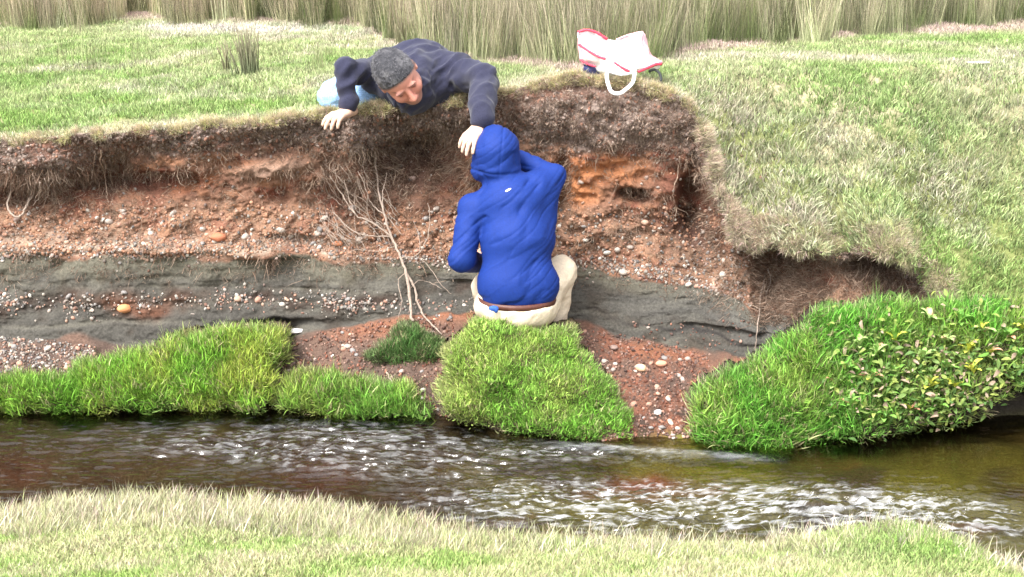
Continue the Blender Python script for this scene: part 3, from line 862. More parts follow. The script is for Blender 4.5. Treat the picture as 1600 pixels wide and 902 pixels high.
# ------------------------------------------------------------------ water
wc = cols[(cols > -900) & (cols < 2500)]
wyn = y_of_water(tab(np.clip(wc, -40, 1640), NEARW)) - .35; wyf = y_of_water(tab(np.clip(wc, -40, 1640), FARW)) + .35
nr = 300
f = np.linspace(0, 1, nr)[:, None]
WY = wyn[None] * (1 - f) + wyf[None] * f
WX = (wc[None] - 800) / FPX * (WY * CP + CAM_H * SP)
wpx = np.repeat(wc[None], nr, 0); wpy = py_of(WY, 0 * WY)
amp = .25 + 1.1 * (blob(wpx, wpy, 560, 705, 330, 48, 3)) + 1.35 * blob(wpx, wpy, 1080, 795, 460, 46, 0) + 1.1 * blob(wpx, wpy, 1480, 815, 220, 32, 8) + .8 * blob(wpx, wpy, 960, 712, 160, 12, 2) + .35 * blob(wpx, wpy, 150, 690, 200, 30)
amp *= 1 - .8 * blob(wpx, wpy, 1430, 705, 220, 26, 0)
wx_, wy_ = WX + fbm(WX * 2, WY * 2, 0, 2, 5) * .12, WY + fbm(WX * 1.5, WY * 2, 4, 2, 6) * .10
h1 = fbm(wx_ * 7, wy_ * 24, 0, 3, 201); h2 = fbm(wx_ * 26, wy_ * 46, 2, 2, 203); h3 = fbm(wx_ * 3.2, wy_ * 9, 2, 2, 205)
WZ = amp * (.011 * (1 - 2 * np.abs(h1)) + .006 * h2 + .008 * h3)
bow = np.exp(-((wpy - (700 + (wpx - 930) * .07)) / 5) ** 2) * smooth(820, 900, wpx) * smooth(1240, 1150, wpx)
WZ += .010 * bow
V = np.stack([WX, WY, WZ], -1).reshape(-1, 3) * S
idx = np.arange(nr * len(wc)).reshape(nr, len(wc))
F = np.stack([idx[:-1, :-1], idx[:-1, 1:], idx[1:, 1:], idx[1:, :-1]], -1).reshape(-1, 4)
m, t = nt("stream_water")
out = N(t, "ShaderNodeOutputMaterial")
tc = N(t, "ShaderNodeTexCoord")
mp_ = N(t, "ShaderNodeMapping"); mp_.inputs['Scale'].default_value = (28, 60, 1)
nz = N(t, "ShaderNodeTexNoise", i_Scale=1.0, i_Detail=3.0)
t.links.new(tc.outputs['Object'], mp_.inputs[0]); t.links.new(mp_.outputs[0], nz.inputs['Vector'])
ra = N(t, "ShaderNodeAttribute", attribute_name="rough_water")
bs = N(t, "ShaderNodeMath", operation='MULTIPLY'); bs.inputs[1].default_value = .7
t.links.new(ra.outputs['Fac'], bs.inputs[0])
b = N(t, "ShaderNodeBump", i_Distance=0.006); t.links.new(nz.outputs['Fac'], b.inputs['Height']); t.links.new(bs.outputs[0], b.inputs['Strength'])
fr = N(t, "ShaderNodeFresnel", i_IOR=1.6); t.links.new(b.outputs[0], fr.inputs['Normal'])
gl = N(t, "ShaderNodeBsdfGlossy", i_Roughness=0.06); t.links.new(b.outputs[0], gl.inputs['Normal'])
tr = N(t, "ShaderNodeBsdfTransparent"); tr.inputs['Color'].default_value = (.80, .76, .62, 1)
ms = N(t, "ShaderNodeMixShader")
t.links.new(fr.outputs[0], ms.inputs[0]); t.links.new(tr.outputs[0], ms.inputs[1]); t.links.new(gl.outputs[0], ms.inputs[2])
# sky glitter on the ripples, painted as pale diffuse flecks
wa = N(t, "ShaderNodeAttribute", attribute_name="painted_glitter")
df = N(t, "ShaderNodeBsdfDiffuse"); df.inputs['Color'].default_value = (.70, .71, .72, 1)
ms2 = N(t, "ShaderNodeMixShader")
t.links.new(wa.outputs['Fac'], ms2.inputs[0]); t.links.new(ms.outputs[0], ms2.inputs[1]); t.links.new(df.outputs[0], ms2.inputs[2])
t.links.new(ms2.outputs[0], out.inputs['Surface'])
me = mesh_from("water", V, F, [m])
crest = smooth(.62, 1.05, 1 - 2.2 * np.abs(fbm(wx_ * 9, wy_ * 58, 3, 4, 211)) + .35 * h2 + .22 * (amp - 1)) * (.25 + .75 * vnoise(wx_ * 30, wy_ * 130, 1, 4))  # mask for the painted sky glitter along the ripples
a = me.attributes.new("painted_glitter", 'FLOAT', 'POINT'); a.data.foreach_set('value', np.clip(crest * smooth(.45, 1.3, amp) * (.22 + .30 * blob(wpx, wpy, 1150, 800, 520, 46, 2)) + bow * .22 * vnoise(wx_ * 30, wy_ * 60, 0), 0, .8).astype(np.float32).ravel())
a = me.attributes.new("rough_water", 'FLOAT', 'POINT'); a.data.foreach_set('value', np.clip(amp, 0, 2).astype(np.float32).ravel())
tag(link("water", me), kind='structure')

# ------------------------------------------------------------------ pebbles
STONEC = [(.42, .36, .31), (.36, .30, .26), (.28, .20, .17), (.40, .22, .16), (.55, .50, .44), (.24, .22, .21), (.47, .30, .22)]
PEB = []
for ci, cst in enumerate(STONEC):
    for v in range(3):
        me = rock_mesh(500 + ci * 7 + v, M_stone, 2)
        ca = me.color_attributes.new("tint", 'FLOAT_COLOR', 'POINT')
        c4 = np.ones((len(me.vertices), 4), np.float32); c4[:, :3] = cst
        ca.data.foreach_set('color', c4.ravel())
        PEB.append(me)
def gravel_w(px, py):
    d = py - np.interp(px, [q[0] for q in CLAY], [q[1] for q in CLAY])
    w = .9 * np.exp(-((d + 10) / 13) ** 2) * (px < 1180)
    w += .55 * smooth(308, 340, py) * (d < 0) * (px < 1170)
    w += 1.2 * np.exp(-((py - 472 - 5 * np.sin(px / 80)) / 13) ** 2) * (px < 760) * (.35 + .65 * (vnoise(px / 60, 0, 0, 2) > .45))
    bb = np.interp(px, [q[0] for q in BASE], [q[1] for q in BASE])
    ww_ = np.interp(px, [q[0] for q in FARW], [q[1] for q in FARW])
    w += 1.0 * (py > bb + 4) * (py < ww_) * ((px < 150) * 1.6 + (px > 420) * (px < 710) * .75 + (px > 890) * (px < 1110) * 1.0)
    w += .12 * (py > 500) * (py < bb) * (px > 980) * (px < 1180)
    w += .05 * (py > 230) * (py < 310)
    return w
g = np.random.default_rng(77)
def stone_on(me, px, py, rpx, parent, name, sink=.35, g=g):
    p, n = hit(px, py)
    if p is None: return None
    o = link(name, me)
    r = rpx * p.y / FPX * 1.05
    o.scale = (r, r, r)
    o.rotation_mode = 'XYZ'
    o.rotation_euler = (g.normal(0, .35), g.normal(0, .35), g.random() * 6.28)
    n = Vector(n)
    o.location = p + n * r * (.5 - sink)
    if parent is not None:
        o.parent = parent
    return o
cnt = 0
for _try in range(20000):
    if cnt >= 292: break
    px, py = g.random() * 1220 - 10, 230 + g.random() * 465
    if g.random() > gravel_w(np.array(px), np.array(py)): continue
    r = 3.2 + 4.0 * g.random() ** 2.4
    mi = PEB[g.integers(0, len(PEB))]
    if stone_on(mi, px, py, r, earth_bank, "pebble"): cnt += 1
n = 60000
px = g.random(n) * 1240 - 30; py = 230 + g.random(n) * 465
ok = g.random(n) < gravel_w(px, py) * .75
P_, N_, C_, S_ = [], [], [], []
for a, b in zip(px[ok], py[ok]):
    p, q = hit(a, b)
    if p is None or p.z < .0: continue
    P_.append(p); N_.append(q)
    cst = np.array(STONEC[g.integers(0, len(STONEC))]) * (.38 + .7 * g.random() ** 1.5)
    if b > 500 and a > 400: cst = cst * (.66, .47, .42)
    if b < 400 and g.random() < .5: cst = np.array((.36, .19, .12)) * (.6 + .6 * g.random())
    C_.append(cst); S_.append((1.2 + 2.6 * g.random() ** 2) * p.y / FPX)
P_ = np.array(P_); N_ = np.array(N_)
rt = g.random((len(P_), 3)) * 6.28
S3 = np.array(S_)[:, None] * (.8 + .5 * g.random((len(P_), 3)))
o = instancer("gravel", "pebble", P_ + N_ * np.array(S_)[:, None] * .25, rt, S3, np.array(C_), parent=earth_bank)

def big_stone(px, py, r, col, label, shape=(1, 1, 1), seed=1):
    me = rock_mesh(900 + seed, M_stone, 3)
    ca = me.color_attributes.new("tint", 'FLOAT_COLOR', 'POINT')
    c4 = np.ones((len(me.vertices), 4), np.float32); c4[:, :3] = col
    ca.data.foreach_set('color', c4.ravel())
    o = stone_on(me, px, py, r, None, "stone", .15)
    if o:
        o.rotation_euler = (0, 0, g.normal(0, .3))
        o.scale = [o.scale[0] * shape[0], o.scale[1] * shape[1], o.scale[2] * shape[2]]
        tag(o, label, "stone")
    return o
big_stone(195, 479, 12, (.62, .27, .12), "orange oval stone on the grey clay seam at left", (1, .8, .8), 1)
big_stone(342, 373, 12, (.42, .15, .08), "dark red stone on the gravel shelf above the grey clay", (1, .8, .8), 2)
big_stone(1000, 577, 11, (.62, .44, .28), "tan oval stone on the gravel right of the largest turf block", (1, .8, .85), 3)
big_stone(1033, 570, 9, (.62, .33, .22), "pinkish orange stone beside the tan oval stone", (1, .8, .9), 4)
big_stone(1027, 646, 7, (.75, .72, .68), "small white stone low on the gravel close to the water", (1, .9, .9), 5)
big_stone(462, 521, 12, (.66, .62, .60), "white angular stone at the top right corner of the left turf", (1.1, .7, .6), 6)
big_stone(1527, 103, 15, (.74, .70, .62), "flat pale stone lying in the pasture at upper right", (1.15, .6, .22), 7)
big_stone(527, 378, 9, (.50, .19, .09), "rust orange stone below the fan of roots on the gravel shelf", (1, .8, .8), 8)
big_stone(403, 513, 7, (.70, .66, .62), "small white stone on top of the left turf block", (1.1, .8, .7), 9)

# ------------------------------------------------------------------ roots
M_root = plain_mat("root_bark", (.27, .19, .14), .85, .5, 90, .3)
M_rootpale = plain_mat("root_pale", (.30, .235, .19), .85, .4, 90, .25)
def tube(pts, r0, r1, sides=6, wob=.004, seed=0, sub=5):
    g = np.random.default_rng(seed)
    P = np.array(pts, float)
    # smooth path (Catmull-Rom)
    Q = [P[0]]
    E = np.vstack([2 * P[0] - P[1], P, 2 * P[-1] - P[-2]])
    for i in range(1, len(E) - 2):
        for s in range(1, sub + 1):
            t_ = s / sub
            Q.append(.5 * ((2 * E[i]) + (-E[i - 1] + E[i + 1]) * t_ + (2 * E[i - 1] - 5 * E[i] + 4 * E[i + 1] - E[i + 2]) * t_ ** 2 + (-E[i - 1] + 3 * E[i] - 3 * E[i + 1] + E[i + 2]) * t_ ** 3))
    Q = np.array(Q) + g.normal(0, wob, (len(Q), 3)) * .6
    n = len(Q)
    T = np.gradient(Q, axis=0); T /= np.linalg.norm(T, axis=1, keepdims=True) + 1e-9
    ref = np.array([.3, .9, .2])
    A = np.cross(T, ref); A /= np.linalg.norm(A, axis=1, keepdims=True) + 1e-9
    B = np.cross(T, A)
    rr = np.linspace(r0, r1, n) * (1 + .18 * g.normal(0, 1, n).clip(-1, 1))
    an = np.arange(sides) / sides * 2 * np.pi
    V = (Q[:, None] + rr[:, None, None] * (np.cos(an)[None, :, None] * A[:, None] + np.sin(an)[None, :, None] * B[:, None])).reshape(-1, 3)
    F = []
    for i in range(n - 1):
        for j in range(sides):
            F.append((i * sides + j, i * sides + (j + 1) % sides, (i + 1) * sides + (j + 1) % sides, (i + 1) * sides + j))
    V = np.vstack([V, Q[0] - T[0] * r0 * .5, Q[-1] + T[-1] * r1])
    F = [list(f) for f in F]
    for j in range(sides):
        F.append([len(V) - 2, (j + 1) % sides, j]); F.append([len(V) - 1, (n - 1) * sides + j, (n - 1) * sides + (j + 1) % sides])
    return V, F
def join(parts):
    V, F, o = [], [], 0
    for v, f in parts:
        V.append(v); F += [[i + o for i in q] for q in f]; o += len(v)
    return np.vstack(V), F
def wall_pts(lst, off=.02):
    r = []
    for q in lst:
        p, n = hit(q[0], q[1])
        e = off if len(q) < 3 else q[2]
        r.append(list(p + (EYE - p).normalized() * e))
    return r
RS = .8
def root_thing(name, label, branches, mat, group=None):
    main = branches[0]
    p0 = wall_pts([main[0][-1]])[0]
    e = empty(name, p0)
    for i, (pl, r0, r1) in enumerate(branches):
        V, F = tube(wall_pts(pl, .03 if i == 0 else .02), r0 * RS, r1 * RS, 6, .003, i)
        o = link("stem" if i == 0 else "branch", mesh_from("root", V - np.array(p0), F, [mat]), e)
    tag(e, label, "root")
    return e
br = [([(586, 232, .0), (588, 265, .03), (592, 300, .06), (600, 335, .08), (612, 370, .06), (626, 402, .05), (634, 425, .06), (640, 455, .06), (642, 490, .05), (645, 502)], .006, .010),
      ([(634, 425, .06), (648, 450, .06), (655, 480, .05), (668, 500, .03), (690, 522, .02)], .008, .005),
      ([(612, 370, .06), (585, 350, .07), (555, 335, .08), (535, 305, .09), (515, 275, .07)], .006, .003),
      ([(555, 335, .08), (545, 310, .08), (538, 282, .06)], .004, .0025),
      ([(600, 335, .08), (580, 318, .1), (570, 290, .1), (560, 268, .08)], .004, .002),
      ([(612, 370, .06), (575, 368, .06), (548, 358, .05), (520, 330, .04)], .0045, .002),
      ([(575, 368, .05), (555, 375, .04), (530, 360, .03), (512, 350, .03)], .003, .0015),
      ([(600, 335, .08), (598, 305, .1), (605, 270, .1)], .004, .002),
      ([(626, 402, .05), (650, 400, .05), (664, 380, .05), (672, 350, .05), (668, 318, .05)], .004, .002),
      ([(650, 400, .05), (668, 415, .04), (690, 445, .04), (705, 460, .03)], .003, .0015),
      ([(618, 385, .05), (590, 392, .04), (560, 390, .03), (535, 400, .03)], .003, .0015),
      ([(585, 350, .06), (575, 335, .07), (575, 305, .07)], .0028, .0015),
      ([(634, 425, .05), (622, 440, .04), (628, 470, .04), (622, 495, .03)], .003, .0015),
      ([(655, 395, .05), (655, 370, .05), (645, 345, .05)], .003, .0015),
      ([(640, 455, .05), (652, 440, .05), (668, 440, .04), (690, 452, .03)], .0025, .0015)]
gg = np.random.default_rng(12)
for i in range(46):
    x0 = 520 + gg.random() * 110; y0 = 285 + gg.random() * 105
    br.append(([(x0, y0, .05), (x0 - 10 - gg.random() * 14, y0 - 12 - gg.random() * 16, .05), (x0 - 18 - gg.random() * 24, y0 - 28 - gg.random() * 22, .03)], .002, .001))
root_thing("tree_root", "tall pale branching root fanning up the red earth left of the seated person", br, M_rootpale)
root_thing("root_loop", "thick pale looped root hanging from the sod at far left", [
    ([(24, 262, .05), (18, 295, .07), (12, 320, .08), (18, 336, .08), (32, 338, .08), (42, 322, .08), (50, 305, .06)], .007, .006),
    ([(56, 285, .06), (52, 305, .08), (42, 322, .08), (34, 336, .07)], .004, .003),
    ([(40, 280, .06), (48, 300, .08), (42, 320, .07)], .003, .002), ([(62, 285, .07), (62, 305, .08), (52, 322, .07)], .004, .002),
    ([(70, 280, .06), (76, 298, .06), (72, 312, .05)], .003, .0015), ([(8, 285, .06), (14, 300, .06), (20, 310, .06)], .003, .0015)], M_rootpale)
root_thing("root_strand", "twisted brown root strand dangling from the topsoil right of the looped root", [
    ([(158, 235, .05), (158, 255, .07), (164, 275, .07), (166, 300, .06), (170, 318, .05)], .004, .002),
    ([(160, 250, .06), (172, 268, .06), (176, 290, .05)], .003, .0015), ([(150, 240, .05), (146, 262, .05), (152, 290, .05)], .0025, .0012)], M_root)
root_thing("root_strand", "long thin root standing out beside the right edge of the grey clay face", [
    ([(1195, 430, .05), (1188, 470, .05), (1184, 510, .04), (1180, 545, .03), (1184, 560, .02)], .004, .003),
    ([(1200, 420, .05), (1204, 440, .05), (1196, 465, .04)], .003, .0015)], M_rootpale)
root_thing("root_strand", "forked reddish root hanging at the right end of the red earth wall", [
    ([(1062, 245, .04), (1060, 268, .05), (1054, 290, .05), (1050, 308, .04)], .004, .002),
    ([(1072, 250, .04), (1078, 275, .05), (1076, 300, .04)], .004, .002), ([(1092, 262, .04), (1104, 290, .05), (1108, 310, .04)], .004, .002)], M_root)
root_thing("root_strand", "pale root lying across the ragged edge of the low turf block", [
    ([(604, 582, .03), (610, 592, .05), (614, 602, .05), (620, 616, .05)], .005, .003),
    ([(610, 592, .05), (618, 584, .04)], .003, .002)], M_rootpale)
root_thing("root_strand", "bent woody root below the leafy plants just above the water", [
    ([(1372, 688, .10), (1388, 676, .12), (1394, 664, .12)], .004, .003),
    ([(1388, 676, .12), (1376, 680, .12)], .002, .001)], M_rootpale)

# ------------------------------------------------------------------ leafy plants on the right mound
M_leafp = [plain_mat("leaf_" + n_, c_, .5, .2, 40, .25, .4) for n_, c_ in (("green", (.16, .33, .06)), ("yellow", (.46, .48, .07)), ("light", (.30, .42, .14)), ("blush", (.50, .24, .16)))]
def leaf_mesh(L, W_, curve, mat, seed=0):
    g = np.random.default_rng(seed)
    n = 6; V, F = [], []
    for i in range(n):
        f = i / (n - 1)
        w = W_ * math.sin(math.pi * min(1, f * .92 + .05)) ** .8
        z = curve * math.sin(f * 2.2) * L
        V += [(-w, f * L, z + w * .35), (0, f * L, z), (w, f * L, z + w * .35)]
    for i in range(n - 1):
        a = i * 3
        F += [(a, a + 1, a + 4, a + 3), (a + 1, a + 2, a + 5, a + 4)]
    return mesh_from("leaf", V, F, [mat])
LEAVES = [leaf_mesh(.050, .0115, .3, m_, i) for i, m_ in enumerate(M_leafp)] + [leaf_mesh(.066, .0100, -.2, M_leafp[0], 9)]
g = np.random.default_rng(31)
spots = [(1312,612),(1330,640),(1352,598),(1365,560),(1384,628),(1404,592),(1420,650),(1436,566),(1448,612),(1470,540),(1478,580),(1490,615),(1508,556),(1522,590),(1540,526),(1548,560),(1568,535),(1588,565),(1596,520),(1400,540),(1345,548),(1500,510),(1455,505),(1322,585),(1376,660),(1455,642)]
HUE = ["deep green", "yellow green", "pale green"]
PALS = [int(v) for v in np.random.default_rng(8).choice([0, 1, 2], 26)]
def _lab():
    out = []
    order = sorted(range(len(spots)), key=lambda q: spots[q][0])
    rank = {q: r for r, q in enumerate(order)}
    ordn = ["first", "second", "third", "fourth", "fifth", "sixth", "seventh", "eighth", "ninth", "tenth", "eleventh", "twelfth"]
    for q in range(len(spots)):
        same = [r for r in order if PALS[r] == PALS[q]]
        k_ = same.index(q)
        out.append("%s leafed plant on the right turf mound, %s of its colour from the left" % (HUE[PALS[q]], ordn[min(k_, 11)]))
    return out
LEAFY = _lab()
for i, (px, py) in enumerate(spots):
    d = (atv(px, py, 6.0) - EYE).normalized()
    ob = [o_ for o_ in COL.objects if o_.get('label', '').startswith("broad bright green")][0] if i == 0 else ob
    q, n, _, _ = T5.ray_cast(EYE, d)
    if q is None: continue
    p = q
    if n.dot(d) > 0: n = -n
    e = empty("leafy_plant", p)
    nl = 8
    st_pts = [[0, 0, -.005], [n.x * .02, n.y * .02, .02], [n.x * .04 + g.normal(0, .008), n.y * .04, .045]]
    V, F = tube(st_pts, .002, .001, 5, .0005, i, 3)
    link("stem", mesh_from("stem", V, F, [M_leafp[0]]), e)
    pal = PALS[i]
    for j in range(nl):
        lm = LEAVES[pal] if g.random() < .7 else LEAVES[g.integers(0, 5)]
        if i % 9 == 4 and j == 0: lm = LEAVES[3]
        l = link("leaf", lm, e)
        f = .3 + .7 * j / nl
        l.location = (st_pts[2][0] * f, st_pts[2][1] * f, .045 * f)
        a = j * 2.4 + g.random() * .6
        l.rotation_euler = (g.uniform(-.1, .7), 0, a)
        sc_ = .75 + .5 * g.random(); l.scale = (sc_, sc_, sc_)
    tag(e, LEAFY[i], "plant", "leafy plants on the right turf mound")
# low leaves of the ground cover, too many to count
LV = bpy.data.collections.new("lib_leafbit"); LIB['leafbit'] = LV
for i in range(4):
    me = leaf_mesh(.036, .0080, (.3, -.2, .1, .5)[i], M_blade, i)
    ca = me.color_attributes.new("shade", 'FLOAT_COLOR', 'POINT'); ca.data.foreach_set('color', np.ones(len(me.vertices) * 4, np.float32))
    LV.objects.link(bpy.data.objects.new("leafbit_source_%d" % i, me))
P_, N_ = [], []
for _try in range(16000):
    if len(P_) >= 2200: break
    px, py = 1285 + g.random() * 400, 475 + g.random() * 205
    if g.random() > .12 + 1.0 * math.exp(-((px - 1460) / 130) ** 2 - ((py - 600) / 60) ** 2): continue
    d = (atv(px, py, 6.0) - EYE).normalized()
    q, n, _, _ = T5.ray_cast(EYE, d)
    if q is None: continue
    if n.dot(d) > 0: n = -n
    P_.append(list(q + n * g.random() * .05)); N_.append(list(n))
P_, N_ = np.array(P_), np.array(N_)
r = g.random(len(P_))
c = lerp3((.11, .22, .06), (.34, .40, .10), r ** 1.4)
c = blend(c, (.45, .33, .25), (g.random(len(P_)) < .15) * 1.0)
rt = np.stack([g.uniform(-.5, 1.2, len(P_)), g.normal(0, .5, len(P_)), g.random(len(P_)) * 6.28], 1)
tag(instancer("ground_cover_leaves", "leafbit", P_, rt, .55 + .65 * g.random(len(P_)), c, parent=ob), None)

# ------------------------------------------------------------------ rush clumps in the pasture
def rush_clump(px, py, hpx, wpx, n, col, label, seed):
    g = np.random.default_rng(seed)
    p, _ = hit(px, py)
    k = p.y / FPX
    parts, cl = [], []
    for i in range(n):
        x = g.normal(0, .33) * wpx * k; y = g.normal(0, .3) * wpx * k
        h = hpx * k * (.55 + .5 * g.random())
        lx, ly = x * .5 + g.normal(0, .02), y * .5 + g.normal(0, .02)
        V, F = tube([[x, y, -.02], [x + lx * .4, y + ly * .4, h * .5], [x + lx, y + ly, h]], .0045, .0016, 5, .001, seed * 50 + i, 3)
        parts.append((V, F)); cc_ = np.array(col) * (.6 + .8 * g.random())
        f = np.clip(V[:, 2] / h, 0, 1)[:, None]
        cl.append(cc_ * (1 - f * .5) + np.array((.42, .33, .24)) * f * .5)
    V, F = join(parts)
    o = link("rush_clump", mesh_from("rush_clump", V, F, [M_rush], np.vstack(cl)))
    o.location = p
    tag(o, label, "rushes", "rush clumps standing in the pasture")
M_rush = attr_mat("rush", .7, 0, 60, .2)
rush_clump(391, 117, 74, 26, 60, (.11, .14, .07), "tallest rush clump of the pasture, grey green, well left of the lying person", 1)
rush_clump(356, 113, 50, 9, 12, (.13, .14, .07), "thin rush clump just left of the tallest rush clump", 2)
rush_clump(647, 78, 52, 12, 26, (.08, .13, .04), "dark green rush clump right behind the back of the lying person", 3)
rush_clump(626, 72, 44, 10, 20, (.11, .12, .06), "brownish rush clump behind the head of the lying person", 4)
# ------------------------------------------------------------------ solid shapes from smooth distance fields
class Field:
    def __init__(s, lo, hi, h):
        s.h = h; s.o = np.array(lo, np.float32)
        n = np.ceil((np.array(hi) - np.array(lo)) / h).astype(int) + 1
        s.ax = [s.o[i] + h * np.arange(n[i], dtype=np.float32) for i in range(3)]
        s.F = np.full(tuple(n), 1.0, np.float32)
    def _win(s, lo, hi):
        sl = []
        for i in range(3):
            a = int(max(0, math.floor((lo[i] - s.o[i]) / s.h))); b = int(min(s.F.shape[i], math.ceil((hi[i] - s.o[i]) / s.h) + 1))
            if b <= a: return None, None
            sl.append(slice(a, b))
        X, Y, Z = np.meshgrid(s.ax[0][sl[0]], s.ax[1][sl[1]], s.ax[2][sl[2]], indexing='ij')
        return tuple(sl), np.stack([X, Y, Z], -1)
    def _mix(s, sl, d, k, mode):
        f = s.F[sl]
        if mode == 'add':
            hh = np.clip(k - np.abs(f - d), 0, None) / max(k, 1e-6)
            s.F[sl] = np.minimum(f, d) - hh * hh * k * .25
        else:
            d = -d
            hh = np.clip(k - np.abs(f - d), 0, None) / max(k, 1e-6)
            s.F[sl] = np.maximum(f, d) + hh * hh * k * .25
    def cap(s, a, b, ra, rb=None, k=.02, mode='add', flat=None):
        a = np.array(a, np.float32); b = np.array(b, np.float32); rb = ra if rb is None else rb
        m = max(ra, rb) + k + 3 * s.h
        sl, P = s._win(np.minimum(a, b) - m, np.maximum(a, b) + m)
        if sl is None: return
        ab = b - a; t = np.clip(((P - a) @ ab) / max(float(ab @ ab), 1e-9), 0, 1)
        d = np.linalg.norm(P - a - t[..., None] * ab, axis=-1) - (ra + (rb - ra) * t)
        s._mix(sl, d, k, mode)
    def ell(s, c, r, M=None, k=.02, mode='add'):
        c = np.array(c, np.float32); r = np.array(r, np.float32)
        m = float(r.max()) + k + 3 * s.h
        sl, P = s._win(c - m, c + m)
        if sl is None: return
        q = P - c
        if M is not None: q = q @ np.asarray(M, np.float32)
        k0 = np.linalg.norm(q / r, axis=-1); k1 = np.linalg.norm(q / (r * r), axis=-1)
        d = np.where(k1 > 1e-6, k0 * (k0 - 1) / np.maximum(k1, 1e-6), -float(r.min()))
        s._mix(sl, d, k, mode)
    def cut(s, p, n, k=.01):
        """remove what lies on the side n points to"""
        n = np.array(n, np.float32); n /= np.linalg.norm(n)
        X, Y, Z = np.meshgrid(*s.ax, indexing='ij')
        d = (X - p[0]) * n[0] + (Y - p[1]) * n[1] + (Z - p[2]) * n[2]
        s._mix(tuple(slice(None) for _ in range(3)), -d, k, 'sub')
    def mesh(s):
        F = s.F; ins = F < 0
        c8 = [ins[i:ins.shape[0] - 1 + i, j:ins.shape[1] - 1 + j, k:ins.shape[2] - 1 + k] for i in (0, 1) for j in (0, 1) for k in (0, 1)]
        allv = c8[0].copy(); anyv = c8[0].copy()
        for c in c8[1:]: allv &= c; anyv |= c
        act = np.argwhere(anyv & ~allv)
        ids = np.full(anyv.shape, -1, np.int64); ids[act[:, 0], act[:, 1], act[:, 2]] = np.arange(len(act))
        offs = [(i, j, k) for i in (0, 1) for j in (0, 1) for k in (0, 1)]
        vals = {o: F[act[:, 0] + o[0], act[:, 1] + o[1], act[:, 2] + o[2]] for o in offs}
        acc = np.zeros((len(act), 3)); cnt = np.zeros(len(act))
        for a in offs:
            for d in range(3):
                if a[d]: continue
                b = list(a); b[d] = 1; b = tuple(b)
                va, vb = vals[a], vals[b]; m = (va < 0) != (vb < 0)
                t = np.where(m, va / np.where(m, va - vb, 1), 0)
                p = np.array(a, float)[None] + t[:, None] * np.eye(3)[d][None]
                acc[m] += p[m]; cnt[m] += 1
        V = s.o + (act + acc / cnt[:, None]) * s.h
        Q = []
        for d in range(3):
            a, b = [(1, 2), (2, 0), (0, 1)][d]
            sl0 = [slice(None)] * 3; sl1 = [slice(None)] * 3
            sl0[d] = slice(0, -1); sl1[d] = slice(1, None)
            f0, f1 = ins[tuple(sl0)], ins[tuple(sl1)]
            e = np.argwhere(f0 != f1); e = e[(e[:, a] > 0) & (e[:, b] > 0) & (e[:, a] < ids.shape[a]) & (e[:, b] < ids.shape[b])]
            if not len(e): continue
            def cell(da, db):
                q = e.copy(); q[:, a] += da; q[:, b] += db
                return ids[q[:, 0], q[:, 1], q[:, 2]]
            q = np.stack([cell(-1, -1), cell(0, -1), cell(0, 0), cell(-1, 0)], 1)
            fl = f0[e[:, 0], e[:, 1], e[:, 2]]
            q[~fl] = q[~fl][:, ::-1]
            Q.append(q)
        Q = np.concatenate(Q); Q = Q[(Q >= 0).all(1)]
        return V, Q

def vnormals(V, Q):
    n = np.cross(V[Q[:, 2]] - V[Q[:, 0]], V[Q[:, 3]] - V[Q[:, 1]])
    N_ = np.zeros_like(V)
    for i in range(4): np.add.at(N_, Q[:, i], n)
    return N_ / np.maximum(np.linalg.norm(N_, axis=1, keepdims=True), 1e-12)

def relax(V, Q, it=1, w=.5):
    for _ in range(it):
        A = np.zeros_like(V); c = np.zeros(len(V))
        for i in range(4):
            np.add.at(A, Q[:, i], V[Q[:, (i + 1) % 4]]); np.add.at(c, Q[:, i], 1)
            np.add.at(A, Q[:, i], V[Q[:, (i + 3) % 4]]); np.add.at(c, Q[:, i], 1)
        V = V * (1 - w) + w * A / np.maximum(c, 1)[:, None]
    return V

def solid(name, fld, mat, parent, colf=None, disp=None, rel=1):
    V, Q = fld.mesh()
    V = relax(V, Q, rel, .5)
    if disp is not None:
        n = vnormals(V, Q); V = V + n * disp(V, n)[:, None]
    col = None if colf is None else colf(V)
    org = np.array(parent.location)
    me = mesh_from(name, V - org, Q.astype(np.int32), [mat], col)
    return link(name, me, parent)

CR, CU, CV = np.array([1, 0, 0.]), np.array([0, SP, CP]), np.array([0, -CP, SP])     # photo right, up, towards the camera
def unit(v): v = np.array(v, float); return v / np.linalg.norm(v)
def pt(px, py, Y): return at(px, py, Y)

